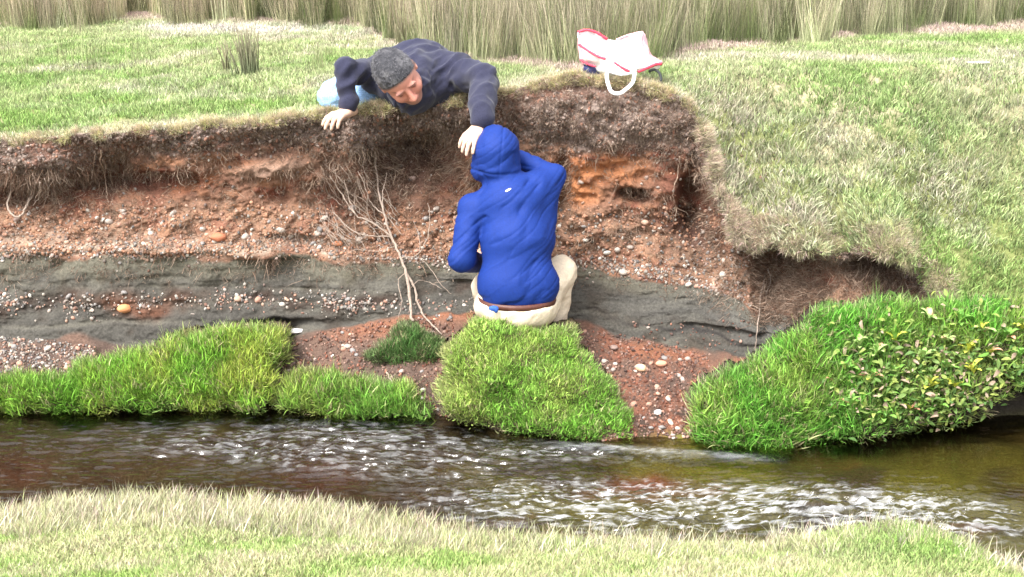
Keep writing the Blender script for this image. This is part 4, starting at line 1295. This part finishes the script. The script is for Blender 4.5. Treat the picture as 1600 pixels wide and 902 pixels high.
def hand(f, wrist, direc, back, thumb_side, curl=.5, spread=.16, k=1.0):
    """palm, four fingers of unequal length with knuckle bends, thumb from the side of the palm"""
    d = unit(direc); b = unit(back - np.dot(back, d) * d); s_ = np.cross(d, b) * thumb_side   # towards the thumb
    w = np.array(wrist, float)
    f.cap(w - d * .03, w + d * .015, .024 * k, .026 * k, k=.02)
    lens = [(.034, .022, .018), (.038, .025, .020), (.035, .023, .019), (.028, .018, .016)]
    for i in range(4):
        o = (1.5 - i) * .0205 * k
        kn = w + d * (.088 - .006 * abs(i - 1)) * k + s_ * o
        f.cap(w + d * .02 * k + s_ * o * .55, kn, .0145 * k, .0115 * k, k=.016)
        dr = unit(d + s_ * (1.5 - i) * spread * .5); p = kn
        for j, L in enumerate(lens[i]):
            a = curl * (.45, .75, .6)[j] * (1 + .15 * i)
            dr = unit(dr * math.cos(a) - b * math.sin(a))
            q = p + dr * L * k
            f.cap(p, q, (.0100, .0094, .0088)[j] * k, (.0095, .0088, .0076)[j] * k, k=.004)
            p = q
    t0 = w + d * .025 * k + s_ * .022 * k
    t1 = t0 + unit(d * .6 + s_ * .75 - b * .25) * .040 * k
    t2 = t1 + unit(d * .85 + s_ * .35 - b * .35) * .030 * k
    t3 = t2 + unit(d * .95 + s_ * .05 - b * .45) * .025 * k
    f.cap(t0, t1, .014 * k, .011 * k, k=.012); f.cap(t1, t2, .0105 * k, .0095 * k, k=.005); f.cap(t2, t3, .0095 * k, .008 * k, k=.004)

def head(f, c, F_, C_, k=1.0):
    F_ = unit(F_); C_ = unit(C_ - np.dot(C_, F_) * F_); X_ = np.cross(F_, C_)
    M = np.stack([X_, F_, C_], 1)
    def L(x, y, z): return c + (X_ * x + F_ * y + C_ * z) * k
    e = lambda p, r, kk=.02, mode='add': f.ell(L(*p), np.array(r) * k, M, kk, mode)
    e((0, -.008, .022), (.078, .100, .094)); e((0, .022, -.045), (.063, .072, .078), .03); e((0, .055, -.104), (.030, .028, .024), .03)
    for s_ in (-1, 1):
        e((s_ * .036, .062, -.038), (.026, .026, .026), .02)
        e((s_ * .055, .0, -.07), (.014, .035, .03), .025)
        e((s_ * .031, .102, .000), (.019, .016, .012), .010, 'sub')
        e((s_ * .031, .080, .000), (.014, .013, .012), .003)
        e((s_ * .030, .090, .019), (.021, .010, .006), .008)
        e((s_ * .079, -.006, -.010), (.010, .019, .031), .006)
        e((s_ * .086, -.001, -.008), (.006, .010, .018), .004, 'sub')
        e((s_ * .011, .106, -.036), (.009, .010, .008), .008)
    f.cap(L(0, .090, .006), L(0, .116, -.032), .009 * k, .0125 * k, k=.012)
    e((0, .090, -.060), (.024, .014, .006), .006); e((0, .088, -.072), (.022, .013, .007), .006)
    e((0, .104, -.066), (.020, .010, .0022), .004, 'sub')
    return M, L

M_skin = attr_mat("skin", .55, .12, 140, .08, spec=.4)
M_hair = attr_mat("hair", .8, .5, 160, .18)
M_navy = plain_mat("navy_cotton", (.030, .031, .056), .95, .35, 260, .25, .1, .0015, .15)
M_blue = plain_mat("blue_shell_fabric", (.004, .026, .180), .75, .35, 120, .10, .3, .002)
M_jeans = plain_mat("pale_denim", (.28, .45, .72), .9, .4, 180, .3, .2, .002)
M_chino = plain_mat("beige_cotton", (.66, .55, .42), .9, .25, 120, .10, .2, .002)
M_belt = plain_mat("brown_leather", (.09, .03, .02), .5, .2, 80, .15, .4)
M_shoe = plain_mat("blue_shoe_fabric", (.03, .10, .40), .7, .3, 120, .2)
M_white = plain_mat("white_print", (.8, .8, .8), .6, .1, 80, .05)
M_dark = plain_mat("dark_sole", (.04, .04, .045), .8, .2, 80, .1)

def folds(d_along, f_al, f_ac, amp, seed, fine=.0):
    a = unit(d_along); b = unit(np.cross(a, [0.1, 1, 0.1])); c = np.cross(a, b)
    def f(V, n):
        u, v, w = V @ a, V @ b, V @ c
        wob = fbm(V[:, 0] * 5, V[:, 1] * 5, V[:, 2] * 5, 2, seed) * .35
        r = 1 - np.abs(fbm(u * f_al, v * f_ac + wob * 2, w * f_ac * .6, 2, seed + 1)) * 3.2
        r2 = 1 - np.abs(fbm(u * f_al * 2 + 5, v * f_ac * 1.9 + wob * 3, w * f_ac, 2, seed + 2)) * 3.2
        return amp * np.clip(r, -1, 1) + amp * .5 * np.clip(r2, -1, 1) + fine * fbm(V[:, 0] * 40, V[:, 1] * 40, V[:, 2] * 40, 2, seed + 3)
    return f

# ------------------------------------------------------------------ person lying over the edge of the bank
zg = .88 * 1.40
A0 = pt(650, 150, 7.0)
A = empty("person", Vector(A0.tolist()))
tag(A, "person in navy sweatshirt and pale jeans leaning over the bank edge, one hand reaching down", "person")
sh_r, sh_l = pt(584, 120, 7.02), pt(708, 112, 6.98)
el_r, wr_r = pt(541, 108, 6.80), pt(545, 168, 6.76)
el_l, wr_l = pt(757, 124, 6.70), pt(752, 190, 6.42)
chest, back, hips = pt(652, 130, 7.0), pt(655, 112, 7.12), pt(606, 128, 7.55)
hc = pt(621, 119, 6.62)
FA, CA = unit(.42 * CR - .62 * CU + .40 * CV), unit(-.38 * CR + .40 * CU + .80 * CV)
kn_r, kn_l = pt(524, 151, 7.06), pt(568, 154, 7.06)
an_r, an_l = kn_r + np.array([.10, .36, .0]), kn_l + np.array([.06, .38, .0])
neck0 = hc + FA * -.02 - CA * .10
lo = np.minimum.reduce([wr_l, wr_r, kn_r, chest]) - .22; hi = np.maximum.reduce([el_l, back, an_l, an_r, hips, hc]) + .22
hi[1] += .1
body = Field(lo, hi, .0048)
body.ell(chest, (.155, .14, .09)); body.ell(back, (.15, .16, .075), k=.05)
body.cap(back, hips, .11, .12, k=.05)
body.cap(sh_r, sh_l, .05, .05, k=.05)
body.cap(sh_r, el_r, .045, .036, k=.03); body.cap(el_r, wr_r, .036, .025, k=.02)
body.cap(sh_l, el_l, .047, .038, k=.03); body.cap(el_l, wr_l, .038, .026, k=.02)
body.cap(hips + [.06, 0, 0], kn_l, .075, .05, k=.04); body.cap(hips - [.06, 0, 0], kn_r, .075, .05, k=.04)
body.cap(kn_l, an_l, .048, .032, k=.02); body.cap(kn_r, an_r, .048, .032, k=.02)
for an in (an_l, an_r): body.cap(an, an + np.array([0, .10, .03]), .035, .025, k=.02)
body.cap(hc - CA * .07 - FA * .02, pt(655, 122, 6.98), .052, .06, k=.03)
MA, LA = head(body, hc, FA, CA, 1.14)
# right hand rests on the edge, fingers over it; left hand hangs and reaches down
hand(body, wr_r + [0, -.01, -.02], -.60 * CR - .30 * CU + .75 * CV, CV * .5 + .9 * CU, +1, .8, .2, .98)
hand(body, wr_l + [-.012, -.01, -.025], -.42 * CR - .58 * CU + .62 * CV, CV * .7 - .1 * CR + .7 * CU, -1, .6, .25, .98)
def skin_col(V):
    c = np.tile(np.array([[.62, .41, .31]]), (len(V), 1))
    q = (V - hc) @ MA / 1.14
    infront = (np.linalg.norm(q, axis=1) < .17)
    red = infront * np.exp(-((q[:, 1] - .1) / .05) ** 2) * np.clip(.7 - np.abs(q[:, 2] + .01) * 5, 0, 1)
    c = blend(c, (.58, .26, .19), infront * .85)
    c = blend(c, (.62, .20, .15), np.clip(red, 0, 1) * .6)
    c = blend(c, (.50, .16, .12), np.exp(-(q[:, 0] / .024) ** 2 - ((q[:, 2] + .067) / .009) ** 2) * (q[:, 1] > .07) * infront * .8)
    brow = sum(np.exp(-((q[:, 0] - s_ * .031) / .020) ** 2 - ((q[:, 2] - .020) / .005) ** 2) for s_ in (-1, 1)) * (q[:, 1] > .06) * infront
    c = blend(c, (.06, .05, .05), np.clip(brow, 0, 1) * .85)
    eye = sum(np.exp(-((q[:, 0] - s_ * .031) / .011) ** 2 - ((q[:, 2] - .0) / .0035) ** 2) for s_ in (-1, 1)) * (q[:, 1] > .06) * infront
    c = blend(c, (.05, .035, .03), np.clip(eye, 0, 1) * .9)
    stub = infront * smooth(-.045, -.08, q[:, 2]) * (q[:, 1] > .0)
    c = blend(c, (.36, .25, .22), stub * .35)
    hl = (q[:, 2] - .052) * -1 + (q[:, 1] - .070) * .8
    c = blend(c, (.10, .09, .09), np.clip(np.exp(-(np.clip(hl, 0, 1) / .009) ** 2) * infront, 0, 1) * .75)
    return c
solid("body", body, M_skin, A, skin_col, rel=0)
hair = Field(hc - .18, hc + .18, .0038)
hair.ell(LA(0, -.009, .026), np.array((.0812, .1045, .0965)) * 1.14, MA, 0)
X_, F_, C_ = MA[:, 0], MA[:, 1], MA[:, 2]
hair.cut(LA(0, .070, .052), -C_ + F_ * .80, .008)
solid("hair", hair, M_hair, A, lambda V: lerp3((.045, .045, .052), (.16, .155, .165), np.clip(smooth(-.1, .45, fbm(V[:, 0] * 30, V[:, 1] * 30, V[:, 2] * 30, 3, 5)) * .7 + smooth(.055, .085, np.abs((V - hc) @ X_)) * .5, 0, 1)),
      lambda V, n: .0035 * fbm(V[:, 0] * 90, V[:, 1] * 90, V[:, 2] * 90, 2, 9), 0)
# short cropped strands, one mesh
hv, hq = hair.mesh(); hn = vnormals(hv, hq); gh = np.random.default_rng(3)
sel = gh.choice(len(hv), 4200); sel = sel[((hn[sel] @ (-C_ + F_ * .8)) / 1.28) < .80]
root_ = hv[sel] + gh.normal(0, .003, (len(sel), 3)); nr_ = hn[sel]
tang = np.cross(np.cross(nr_, -C_[None] * .6 + F_[None] * .5 + gh.normal(0, .12, (len(sel), 3))), nr_)
dr_ = nr_ * .3 + tang * .95; dr_ /= np.linalg.norm(dr_, axis=1, keepdims=True)
sd_ = np.cross(dr_, nr_ + gh.normal(0, .3, nr_.shape)); sd_ /= np.linalg.norm(sd_, axis=1, keepdims=True) + 1e-9
Ls = (.005 + .005 * gh.random(len(sel)))[:, None]
SV = np.stack([root_ - sd_ * .0012, root_ + sd_ * .0012, root_ + dr_ * Ls], 1).reshape(-1, 3)
sc_ = np.repeat(lerp3((.05, .05, .058), (.19, .185, .20), np.clip(gh.random(len(sel)) ** 2 + smooth(.05, .09, np.abs((root_ - hc) @ X_)) * .4, 0, 1)), 3, 0)
st_o = link("hair_strands", mesh_from("hair_strands", SV - np.array(A.location), np.arange(len(SV)).reshape(-1, 3), [M_hair], sc_), A)
st_o['kind'] = 'stuff'
jk = Field(lo, hi, .0066)
jk.ell(chest, (.200, .17, .122), k=.05); jk.ell(back, (.195, .19, .100), k=.06)
jk.cap(back, (back + hips) / 2, .15, .14, k=.06); jk.cap((back + hips) / 2, hips + [0, -.08, 0], .14, .15, k=.04)
jk.cap(sh_r + [.02, 0, -.005], sh_l, .082, .085, k=.05)
jk.cap(sh_r, el_r, .072, .052, k=.035); jk.cap(el_r, wr_r + [0, 0, .02], .050, .041, k=.02)
jk.cap(sh_l, el_l, .080, .064, k=.04); jk.cap(el_l, wr_l + [0, 0, .02], .063, .049, k=.02)
jk.cap(sh_r + [.1, -.02, -.06], sh_l + [-.07, -.02, -.07], .07, .075, k=.05)
# collar ring round the neck
nb = pt(655, 118, 6.92)
for i in range(12):
    a = i / 12 * 6.283
    ax1, ax2 = np.cross(CA, [0, 0, 1.0]), None
    ax1 = unit(ax1); ax2 = np.cross(unit(CA), ax1)
    p = hc - CA * .135 - FA * .03 + (ax1 * math.cos(a) + ax2 * math.sin(a)) * .078
    jk.cap(p, p + CA * .012, .017, .014, k=.015)
jk.cap(hc - CA * .20 - FA * .04, nb, .09, .1, k=.05)
jk.ell(hc - CA * .05 - FA * .0, (.06, .06, .06), k=.02, mode='sub')
fa = folds(.7 * CR + .5 * CU, 4, 13, .011, 40, .001)
solid("sweatshirt", jk, M_navy, A, None, fa, 1)
tr = Field(lo, hi, .0075)
tr.ell(hips, (.17, .16, .13), k=.05)
tr.cap(hips + [.06, 0, 0], kn_l, .10, .068, k=.04); tr.cap(hips - [.06, 0, 0], kn_r, .10, .074, k=.04)
tr.cap(kn_l, an_l, .066, .05, k=.03); tr.cap(kn_r, an_r, .070, .05, k=.03)
solid("jeans", tr, M_jeans, A, None, folds((1, .2, .3), 6, 18, .009, 50), 1)
for an in (an_l, an_r):
    sh = Field(an - [.1, .1, .12], an + [.1, .28, .14], .007)
    sh.cap(an + [0, .03, 0], an + [0, .13, .02], .045, .036, k=.02)
    solid("shoe", sh, M_dark, A)

# ------------------------------------------------------------------ person squatting with the back to the camera
B0 = pt(810, 500, 6.15)
B = empty("person", Vector(B0.tolist()))
tag(B, "person in blue hooded rain jacket and beige trousers squatting with back to the camera", "person")
pel, tor, upp = pt(809, 444, 6.14), pt(807, 378, 6.19), pt(800, 318, 6.25)
bsl, bsr = pt(738, 326, 6.27), pt(842, 292, 6.30)
bel, bwl = pt(722, 405, 6.16), pt(742, 410, 6.42)
ber, bwr = pt(866, 274, 6.36), pt(812, 250, 6.46)
bh = pt(778, 240, 6.32)
FB, CB = unit(np.array([-.35, .88, -.12])), unit(np.array([.0, .12, 1]))
hpB = pt(808, 472, 6.15)
knr, knl = pt(877, 424, 6.40), pt(760, 446, 6.46)
ftr, ftl = pt(868, 512, 6.34), pt(770, 520, 6.38)
lo = np.minimum.reduce([bel, ftr, ftl, pel]) - [.22, .25, .2]; hi = np.maximum.reduce([ber, knr, bh]) + [.18, .32, .22]
bb = Field(lo, hi, .0055)
bb.ell(hpB, (.13, .105, .07)); bb.cap(hpB, tor, .10, .10, k=.04); bb.ell(upp, (.14, .095, .11), k=.05)
bb.cap(bsl, bsr, .04, .042, k=.04)
bb.cap(upp, bh, .055, .055, k=.03)
bb.cap(bsl, bel, .036, .032, k=.02); bb.cap(bel, bwl, .036, .026, k=.02)
bb.cap(bsr, ber, .042, .030, k=.02); bb.cap(ber, bwr, .030, .026, k=.01)
for s_, kn, ft in ((1, knr, ftr), (-1, knl, ftl)):
    bb.cap(hpB + [s_ * .07, 0, 0], kn, .07, .05, k=.03); bb.cap(kn, ft, .045, .032, k=.02); bb.cap(ft, ft + np.array([0, .1, -.02]), .033, .025, k=.02)
MB_, LB_ = head(bb, bh + FB * .012, FB, CB, .86)
hand(bb, bwl, np.array([.2, .9, .2]), np.array([0, 0, 1.0]), -1, .5, .2)
hand(bb, bwr, np.array([-.75, .5, .25]), np.array([0, .2, 1.0]), 1, .5, .2)
solid("body", bb, M_skin, B, lambda V: np.tile(np.array([[.66, .40, .30]]), (len(V), 1)), rel=0)
jb = Field(lo, hi, .0046)
jb.ell(pel, (.180, .127, .155), k=.05); jb.ell(tor, (.160, .128, .15), k=.06); jb.ell(upp, (.150, .115, .13), k=.05)
jb.cap(pel + [0, 0, 0], pel - [0, 0, .09], .0, .0, k=.0)
jb.cap(bsl + [.02, 0, -.005], bsr + [-.01, 0, -.01], .070, .078, k=.05)
jb.cap(bsl, bsl * .6 + bel * .4, .064, .060, k=.03); jb.cap(bsl * .7 + bel * .3, bel, .060, .056, k=.008); jb.cap(bel, bwl, .056, .045, k=.010)
jb.cap(bsr, ber, .070, .061, k=.03); jb.cap(ber, bwr, .055, .046, k=.015)
jb.cap(pt(846, 372, 6.22), pt(858, 300, 6.33), .055, .055, k=.05)
jb.cap(pt(790, 300, 6.29), pt(782, 272, 6.31), .085, .078, k=.04)
jb.ell(bh + [0, .0, .006], (.100, .118, .112), k=.03); jb.ell(bh + [.0, -.01, -.055], (.098, .105, .07), k=.03); jb.ell(bh + FB * .05 + [0, 0, -.015], (.088, .085, .105), k=.03)
jb.cap(pt(752, 268, 6.34), pt(800, 274, 6.32), .045, .04, k=.03)
jb.cap(bh + FB * .06 + [0, 0, .075], bh + FB * .10 + [0, 0, .06], .045, .04, k=.03)
jb.ell(bh + FB * .175, (.066, .11, .088), k=.012, mode='sub')
jb.cut(pt(806, 469.5, 6.15), (-.05, -.05, -1), .008)
def fb(V, n):
    a = unit((.78, -.05, .66)); b = unit(np.cross(a, [0.1, 1, 0.1]))
    u, v = V @ a, V @ b
    wob = fbm(V[:, 0] * 6, V[:, 1] * 6, V[:, 2] * 6, 2, 60)
    low = fbm(u * 2.0, v * 8 + wob * .6, V[:, 1] * 3, 2, 61)
    def crease(fu, fv, w, sd, wb):
        q = fbm(u * fu + sd, v * fv + wob * wb, V[:, 1] * 3, 1, sd)
        return np.exp(-np.abs(q) / w)
    mask = smooth(-.05, .4, fbm(V[:, 0] * 11, V[:, 1] * 11, V[:, 2] * 11, 2, 66)) * 1.3
    hoodw = smooth(.20, .12, np.linalg.norm(V - (bh + FB * .02), axis=1))
    d = (.017 * low - .0105 * crease(1.5, 17, .10, 62, .5) * mask + .003 * crease(2.2, 26, .2, 64, .7) * (1 - mask * .5) - .0045 * crease(3.0, 40, .15, 67, .9)) * (.72 - .1 * hoodw)
    q = V - bh
    seam = hoodw * .0035 * np.exp(-((q[:, 0] - .012 - q[:, 2] * .1) / .004) ** 2) + hoodw * .006 * np.exp(-((q[:, 2] + .07) / .007) ** 2)
    return d - seam
solid("rain_jacket", jb, M_blue, B, None, fb, 1)
# hood seams, drawn as raised piping
def strip(name, lst, r, mat, parent, seed=3):
    V, F = tube(lst, r, r, 6, 0, seed, 6)
    o = link(name, mesh_from(name, V - np.array(parent.location), F, [mat], None), parent); return o
tb = Field(lo, hi, .0065)
tb.ell(hpB, (.178, .135, .105), k=.04); tb.ell(hpB + [0, 0, -.035], (.165, .13, .08), k=.04)
tb.cut(pt(808, 468, 6.15) + [0, 0, -.010], (0, 0, 1), .01)
for s_, kn, ft in ((1, knr, ftr), (-1, knl, ftl)):
    tb.cap(hpB + [s_ * .085, .02, -.01], kn, .092, .064, k=.05); tb.cap(kn, ft + np.array([0, 0, .05]), .064, .052, k=.03)
solid("trousers", tb, M_chino, B, None, folds((.75, .1, .5), 4, 15, .0050, 70, .001), 1)
for ft in (ftr, ftl):
    sh = Field(ft - [.1, .16, .14], ft + [.1, .28, .16], .0065)
    sh.cap(ft + [0, -.02, .015], ft + [0, -.01, -.06], .046, .048, k=.02); sh.cap(ft + [0, -.02, -.06], ft + [0, .15, -.065], .048, .04, k=.02)
    sh.cut(ft - [0, 0, .105], (0, 0, -1), .004)
    solid("shoe", sh, M_shoe, B)
# belt seen under the hem
V, F = [], []
nb_ = 40
for i in range(nb_):
    a = i / nb_ * 6.283
    for zz, rr_ in ((-.010, 0), (.014, -.004), (.014, -.012), (-.010, -.012)):
        V.append([(.178 + rr_) * math.cos(a), (.137 + rr_) * math.sin(a), zz])
for i in range(nb_):
    for j in range(4):
        F.append([i * 4 + j, ((i + 1) % nb_) * 4 + j, ((i + 1) % nb_) * 4 + (j + 1) % 4, i * 4 + (j + 1) % 4])
bo = link("belt", mesh_from("belt", np.array(V) + pt(808, 468, 6.15) - B0, F, [M_belt]), B)
# tab of blue shirt showing under the hem
sf = Field(pt(772, 484, 6.0) - .08, pt(772, 484, 6.0) + .12, .003)
sp_ = pt(771, 482, 5.985)
sf.ell(sp_, (.022, .010, .012), k=0); sf.ell(sp_ + [.012, .0, -.008], (.010, .010, .014), k=.008)
solid("shirt_tail", sf, M_shoe, B, None, lambda V, n: .003 * fbm(V[:, 0] * 60, V[:, 1] * 60, V[:, 2] * 60, 2, 3))
# small white print between the shoulders: a slanted oval laid on the cloth
V0, Q0 = jb.mesh(); V0 = relax(V0, Q0, 1, .5); V0 = V0 + vnormals(V0, Q0) * fb(V0, 0)[:, None]
JT = BVHTree.FromPolygons(V0.tolist(), Q0.tolist())
lv, lf = [], []
for i in range(13):
    a = i / 12 * 6.283; r_ = 0 if i == 12 else 1
    qx, qy = 794 + (4.6 * math.cos(a) * r_ ) + 1.2 * math.sin(a) * r_, 297 - (2.2 * math.sin(a) + 1.8 * math.cos(a)) * r_
    q_, n_, _, _ = JT.ray_cast(EYE, (atv(qx, qy, 6.0) - EYE).normalized())
    q_ = q_ + (EYE - q_).normalized() * .003
    lv.append(np.array(q_) - B0)
for i in range(12): lf.append([12, i, (i + 1) % 12])
link("jacket_print", mesh_from("jacket_print", np.array(lv), lf, [M_white]), B)
# ------------------------------------------------------------------ crumpled white and red bag on the top of the bank
M_bagw = plain_mat("bag_white_plastic", (.86, .85, .86), .35, .5, 26, .03, .5, .02)
M_bagr = plain_mat("bag_red_plastic", (.62, .05, .09), .4, .4, 30, .1, .5, .01)
M_bagp = plain_mat("bag_pink_print", (.80, .42, .48), .4, .4, 30, .1, .5, .01)
G0 = pt(960, 112, 7.02)
bag = empty("bag", Vector(G0.tolist()))
tag(bag, "crumpled white plastic bag with red edges and white handles lying on the bank top", "bag")
def sheet_panel(name, rowsP, mat, thick=.003, crumple=.012, seed=1, nu=26, nv=18, parent=bag):
    """rowsP: grid of control points [(px,py,Y),...] per row, smoothly interpolated and crumpled"""
    R_ = np.array([[pt(*q) for q in r] for r in rowsP])
    n, m_ = R_.shape[:2]
    u = np.linspace(0, m_ - 1, nu); v = np.linspace(0, n - 1, nv)
    T1 = np.stack([[np.interp(u, np.arange(m_), R_[i, :, c]) for c in range(3)] for i in range(n)])   # n,3,nu
    G_ = np.stack([[np.interp(v, np.arange(n), T1[:, c, j]) for c in range(3)] for j in range(nu)])     # nu,3,nv
    G_ = G_.transpose(2, 0, 1)
    nn = grid_normals(G_)
    d = crumple * (1 - 3 * np.abs(fbm(G_[..., 0] * 11 + seed, G_[..., 1] * 11, G_[..., 2] * 13, 2, seed))) + crumple * .3 * fbm(G_[..., 0] * 40, G_[..., 1] * 40, G_[..., 2] * 40, 2, seed)
    Fr = G_ + nn * d[..., None]; Bk = Fr - nn * thick
    V = np.concatenate([Fr.reshape(-1, 3), Bk.reshape(-1, 3)]); k = nu * nv
    idx = np.arange(k).reshape(nv, nu)
    q = np.stack([idx[:-1, :-1], idx[:-1, 1:], idx[1:, 1:], idx[1:, :-1]], -1).reshape(-1, 4)
    loop = list(idx[0, :]) + list(idx[1:, -1]) + list(idx[-1, :-1][::-1]) + list(idx[1:-1, 0][::-1])
    sd = np.array([[loop[i], loop[i - 1], loop[i - 1] + k, loop[i] + k] for i in range(len(loop))])
    me = mesh_from(name, V - G0, np.concatenate([q, q[:, ::-1] + k, sd]).astype(np.int32), [mat])
    return link(name, me, parent), Fr
# back wall, front wall, right gusset flap, base
_, bk = sheet_panel("back_panel", [[(903, 50, 7.2), (918, 47, 7.2), (934, 52, 7.2), (950, 62, 7.2), (962, 64, 7.2), (980, 56, 7.2), (1003, 50, 7.2)],
                            [(908, 80, 7.2), (925, 76, 7.2), (945, 80, 7.2), (958, 82, 7.2), (972, 80, 7.2), (985, 76, 7.2), (1000, 74, 7.2)],
                            [(915, 104, 7.15), (930, 108, 7.15), (945, 110, 7.15), (960, 112, 7.15), (975, 112, 7.15), (990, 110, 7.15), (1006, 104, 7.15)]], M_bagw, seed=2)
_, fr_ = sheet_panel("front_panel", [[(903, 56, 7.12), (922, 58, 7.06), (942, 72, 7.0), (962, 66, 7.02), (985, 62, 7.04), (1001, 52, 7.1)],
                            [(906, 72, 7.08), (925, 84, 6.98), (945, 90, 6.93), (968, 88, 6.93), (985, 84, 6.98), (1012, 84, 7.04)],
                            [(908, 92, 7.04), (925, 96, 6.98), (945, 104, 6.92), (970, 112, 6.90), (995, 108, 6.94), (1034, 98, 7.04)],
                            [(912, 104, 7.04), (930, 110, 7.0), (950, 115, 6.96), (975, 117, 6.96), (1000, 113, 6.98), (1030, 108, 7.05)]], M_bagw, crumple=.014, seed=4)
sheet_panel("side_panel", [[(1000, 52, 7.1), (1005, 56, 7.13), (1003, 50, 7.2)], [(1012, 84, 7.04), (1018, 86, 7.12), (1014, 80, 7.2)], [(1034, 98, 7.04), (1036, 98, 7.12), (1030, 96, 7.2)]], M_bagp, crumple=.008, seed=6, nu=10)
sheet_panel("side_panel", [[(903, 56, 7.12), (902, 52, 7.16), (903, 50, 7.2)], [(906, 72, 7.08), (904, 74, 7.14), (908, 80, 7.2)], [(908, 92, 7.04), (906, 96, 7.1), (915, 104, 7.15)]], M_bagp, crumple=.006, seed=7, nu=10)
def piping(lst, r, mat, seed=1):
    V, F = tube([pt(*q) for q in lst], r, r, 6, .0, seed, 6)
    return link("edge_piping", mesh_from("edge_piping", V - G0, F, [mat]), bag)
piping([(903, 50, 7.19), (918, 47, 7.19), (934, 52, 7.19), (948, 61, 7.19)], .007, M_bagr)
piping([(963, 62, 7.19), (982, 55, 7.19), (1004, 50, 7.18)], .005, M_bagp)
piping([(905, 70, 7.05), (920, 80, 6.97), (934, 88, 6.92), (945, 92, 6.88)], .007, M_bagr)
piping([(960, 98, 6.87), (972, 106, 6.86), (983, 112, 6.86)], .007, M_bagr)
piping([(998, 112, 6.88), (1010, 107, 6.93), (1024, 101, 7.0), (1033, 100, 7.02)], .008, M_bagr)
piping([(1004, 51, 7.1), (1000, 66, 7.04), (995, 76, 6.98)], .005, M_bagp)
piping([(908, 94, 7.03), (918, 100, 7.0), (930, 104, 6.96)], .006, M_bagr)
piping([(903, 52, 7.12), (906, 72, 7.06), (910, 100, 7.03)], .005, M_bagp)
def ribbon(name, lst, w, mat, parent, seed=1):
    P = np.array([pt(*q) for q in lst])
    V, F = tube(P, 1, 1, 4, 0, seed, 8)
    n = (len(V) - 2) // 4
    C_ = V[:-2].reshape(n, 4, 3).mean(1)
    T = np.gradient(C_, axis=0); T /= np.linalg.norm(T, axis=1, keepdims=True)
    side = np.cross(T, CV[None]); side /= np.linalg.norm(side, axis=1, keepdims=True)
    nn = np.cross(side, T)
    V = np.concatenate([C_ - side * w - nn * .002, C_ + side * w - nn * .002, C_ + side * w + nn * .002, C_ - side * w + nn * .002])
    F = []
    for i in range(n - 1):
        for j in range(4):
            a, b = j * n, ((j + 1) % 4) * n
            F.append([a + i, a + i + 1, b + i + 1, b + i])
    F += [[0, n, 2 * n, 3 * n], [n - 1, 4 * n - 1, 3 * n - 1, 2 * n - 1]]
    return link(name, mesh_from(name, V - np.array(parent.location), F, [mat]), parent)
ribbon("handle", [(950, 108, 6.88), (948, 120, 6.82), (951, 134, 6.76), (956, 144, 6.74), (968, 146, 6.74), (980, 138, 6.76), (989, 128, 6.80), (992, 112, 6.86)], .0085, M_bagw, bag)
ribbon("handle", [(946, 104, 6.88), (955, 112, 6.86), (970, 116, 6.85), (985, 114, 6.86), (994, 108, 6.88)], .007, M_bagw, bag)
# dark blue bundle under the bag, dark hose loop beside it
M_bun = plain_mat("dark_blue_nylon", (.03, .035, .11), .6, .4, 60, .3)
U0 = pt(930, 112, 7.0)
bun = Field(U0 - .2, U0 + .25, .005)
bun.cap(pt(918, 108, 7.04), pt(942, 113, 7.0), .022, .020, k=.02); bun.ell(pt(926, 108, 7.04), (.035, .03, .024), k=.02)
be = empty("bundle", Vector(U0.tolist()))
solid("cloth", bun, M_bun, be, None, folds((1, 0, 0), 20, 60, .004, 90))
tag(be, "dark blue nylon bundle squeezed under the left end of the white bag", "bundle")
M_strap = plain_mat("black_webbing", (.03, .035, .035), .7, .3, 90, .2)
H0 = pt(1028, 120, 7.0)
se = empty("strap", Vector(H0.tolist()))
ribbon("webbing", [(1014, 112, 7.02), (1022, 109, 7.0), (1030, 114, 6.97), (1033, 122, 6.95), (1032, 130, 6.93)], .006, M_strap, se)
ribbon("buckle", [(1030, 126, 6.93), (1032, 130, 6.925), (1031, 134, 6.92)], .009, M_strap, se)
tag(se, "black webbing strap curling out from the right end of the white bag", "strap")
